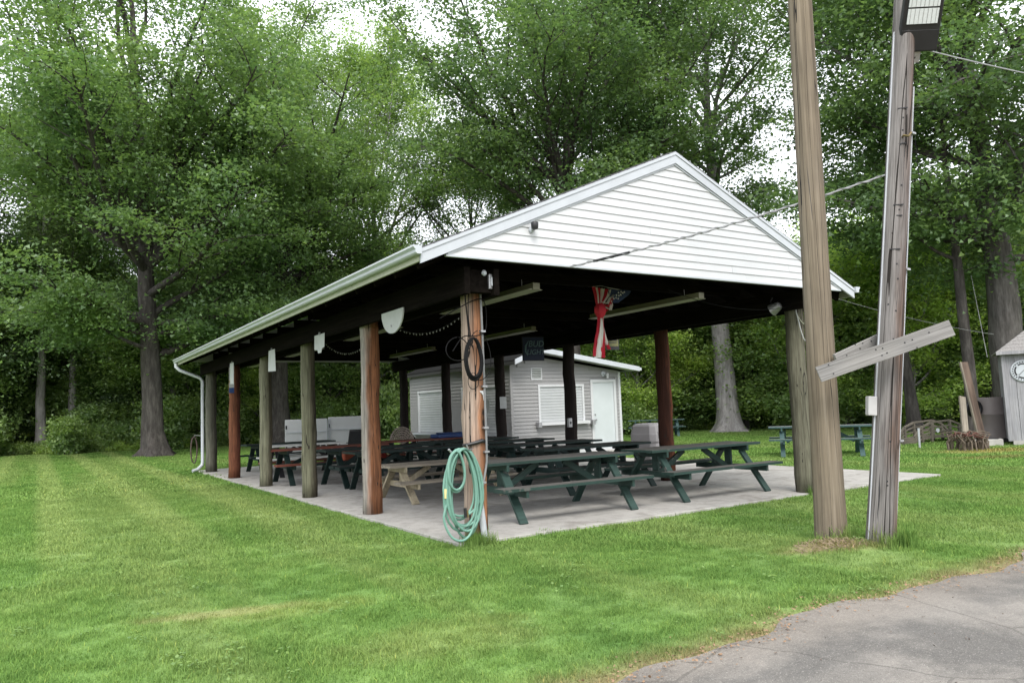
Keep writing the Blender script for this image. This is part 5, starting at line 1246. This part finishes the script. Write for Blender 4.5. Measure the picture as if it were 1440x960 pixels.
# ================================================================== GRASS
bl = blade_mat()
def tuft(seed, n, rad, h, w, lean=.5):
    rng = np.random.default_rng(seed); a = rng.uniform(0, 6.28, n); r = rad * np.sqrt(rng.random(n)); p = np.stack([r * np.cos(a), r * np.sin(a), np.full(n, -.012)], 1)
    b = rng.uniform(0, 6.28, n); L = (h * rng.uniform(.5, 1.3, n))[:, None]; d = np.stack([np.cos(b), np.sin(b), np.zeros(n)], 1); s = np.stack([-np.sin(b), np.cos(b), np.zeros(n)], 1) * w
    k = (rng.uniform(.15, 1, n) * lean)[:, None]; z = np.array([0, 0, 1.])
    m = p + d * L * k * .35 + z * L * .55; t = p + d * L * k + z * L * (1 - k * .35)
    V = np.stack([p - s, p + s, m + s * .8, m - s * .8, t, t], 1)[:, :5].reshape(-1, 3)
    i = np.arange(n) * 5
    return V, np.concatenate([np.stack([i, i + 1, i + 2], 1), np.stack([i, i + 2, i + 3], 1), np.stack([i + 3, i + 2, i + 4], 1)])
def tuft_mesh(*a, m=bl, **k): V, F = tuft(*a, **k); return np_mesh('grass_tuft', V, F, [m])
near = [tuft_mesh(1, 60, .10, .040, .0017, lean=.9), tuft_mesh(2, 60, .10, .048, .0018, lean=1.0), tuft_mesh(3, 50, .10, .034, .0019, lean=1.2)]
mid = [tuft_mesh(4, 60, .17, .05, .0036, lean=.9), tuft_mesh(5, 60, .17, .045, .0038, lean=1.1)]
far = [tuft_mesh(6, 60, .36, .06, .009, lean=.9), tuft_mesh(7, 60, .36, .055, .010, lean=1.1)]
def place(n_m2, d0, d1, seed, zs=1.0):
    rng = np.random.default_rng(seed); a0, a1 = R(-14), R(78); area = .5 * (a1 - a0) * (d1 ** 2 - d0 ** 2); n = int(area * n_m2)
    a = rng.uniform(a0, a1, n); d = np.sqrt(rng.uniform(d0 ** 2, d1 ** 2, n)); x = cx + d * np.sin(a); y = cy + d * np.cos(a)
    ok = ~((x > -.27) & (x < 9.62) & (y > -.17) & (y < 16.2)) & ~((x > 7.5) & (x < 11.8) & (y > 10.9) & (y < 18.1))
    ok &= y < wood_edge(x) + .4
    e = road_edge(x); q = np.clip((y - e) / .28, 0, 1); ok &= (rng.random(n) < q ** .8) & (y > e - .02)
    # thin on bare spots
    m1 = np.exp(-(((x - 2.15) / .7) ** 2 + ((y + 3.05) / .34) ** 2)); m2 = np.exp(-(((x + 2.95) / .75) ** 2 + ((y + 1.28 + .22 * (x + 2.95)) / .15) ** 2))
    ok &= rng.random(n) > np.clip(.62 * m1 + .5 * m2, 0, .9)
    x, y = x[ok], y[ok]; P = np.stack([x, y, mound(x, y)], 1)
    big = .5 + .5 * np.sin(x * 1.3 + np.sin(y * .9)) * np.cos(y * 1.7 + np.sin(x * .7))
    return P, rng.uniform(.7, 1.25, len(P)) * (.85 + .4 * big), rng.uniform(0, 6.28, len(P))
for nm, args, protos in (('grass', (230, 3.2, 8.5, 1), near), ('grass', (75, 8.0, 18, 2), mid), ('grass', (16, 17, 48, 3), far)):
    P, s_, r_ = place(*args); scatter(nm, P, s_, r_, protos)
# longer weeds round the corner post and poles
wd = [tuft_mesh(11, 45, .06, .22, .0028, lean=.55), tuft_mesh(12, 40, .07, .16, .003, lean=.8)]
P = []; rng = np.random.default_rng(9)
for (x, y, r, n) in ((.0, -.22, .17, 26), (2.64, -2.85, .2, 10), (2.8, -3.3, .17, 22), (5.95, -.22, .15, 8), (-.4, 15, .3, 6)):
    for i in range(n): P.append((x + rng.normal(0, r * .6), y + rng.normal(0, r * .3), float(mound(x, y)) - .01))
P = np.array(P); scatter('weeds', P, rng.uniform(.5, 1.15, len(P)), rng.uniform(0, 6.28, len(P)), wd)
# broad leaved weeds and clover in the lawn
cm = leafmat('clover_leaf', (.15, .25, .075), trans=.35)
def rosette(seed, n, r, size):
    rng = np.random.default_rng(seed); a = rng.uniform(0, 6.28, n); d = r * np.sqrt(rng.random(n)); P = np.stack([d * np.cos(a), d * np.sin(a), rng.uniform(.02, .06, n)], 1)
    V, F = leaf_quads(rng, P, size, flat=.3); return np_mesh('clover', V, F, [cm])
cp = [rosette(1, 16, .07, .024), rosette(2, 10, .05, .03)]
rng = np.random.default_rng(13); P = []
for i in range(420):
    a = R(rng.uniform(-5, 72)); d_ = rng.uniform(3.6, 10); x, y = cx + d_ * math.sin(a), cy + d_ * math.cos(a)
    if y < road_edge(x) + .08 or (x > -.3 and y > -.2): continue
    if rng.random() < .5 + .5 * math.sin(x * 2.1 + 1) * math.cos(y * 2.6): P.append((x, y, float(mound(x, y)) + .0))
scatter('clover_patches', P, rng.uniform(.6, 1.2, len(P)), rng.uniform(0, 6.28, len(P)), cp)
# dead leaves and grit along the road edge
lm = plain('dead_leaf', (.22, .14, .085), .9, .5, 40)
rng = np.random.default_rng(17); n = 1500
x = rng.uniform(-2.5, 6.5, n); y = road_edge(x) + rng.normal(.0, .10, n); z = np.where(y < road_edge(x), -.010, -.025) + rng.uniform(0, .015, n)
V, F = leaf_quads(rng, np.stack([x, y, z], 1), .018, flat=.25); put('leaf_litter', np_mesh('leaf_litter', V, F, [lm]), kind='stuff')
n = 500; x = rng.uniform(-3, 7, n); y = road_edge(x) - rng.uniform(.05, 2.2, n)
V, F = leaf_quads(rng, np.stack([x, y, np.full(n, -.008)], 1), .012, flat=.4); put('grit', np_mesh('grit', V, F, [plain('grit', (.12, .10, .085), .9, .5, 60)]), kind='stuff')
# straw round the pole base
n = 420; a = rng.uniform(0, 6.28, n); r = np.sqrt(rng.random(n)); x = 2.3 + r * .5 * np.cos(a); y = -2.98 + r * .22 * np.sin(a) - .1 * (x - 2.2)
V, F = leaf_quads(rng, np.stack([x, y, mound(x, y) + rng.uniform(.004, .03, n)], 1), .07, flat=.35, wid=.05); 
put('dry_straw', np_mesh('dry_straw', V, F, [plain('straw', (.22, .165, .11), .9, .4, 40)]), kind='stuff')
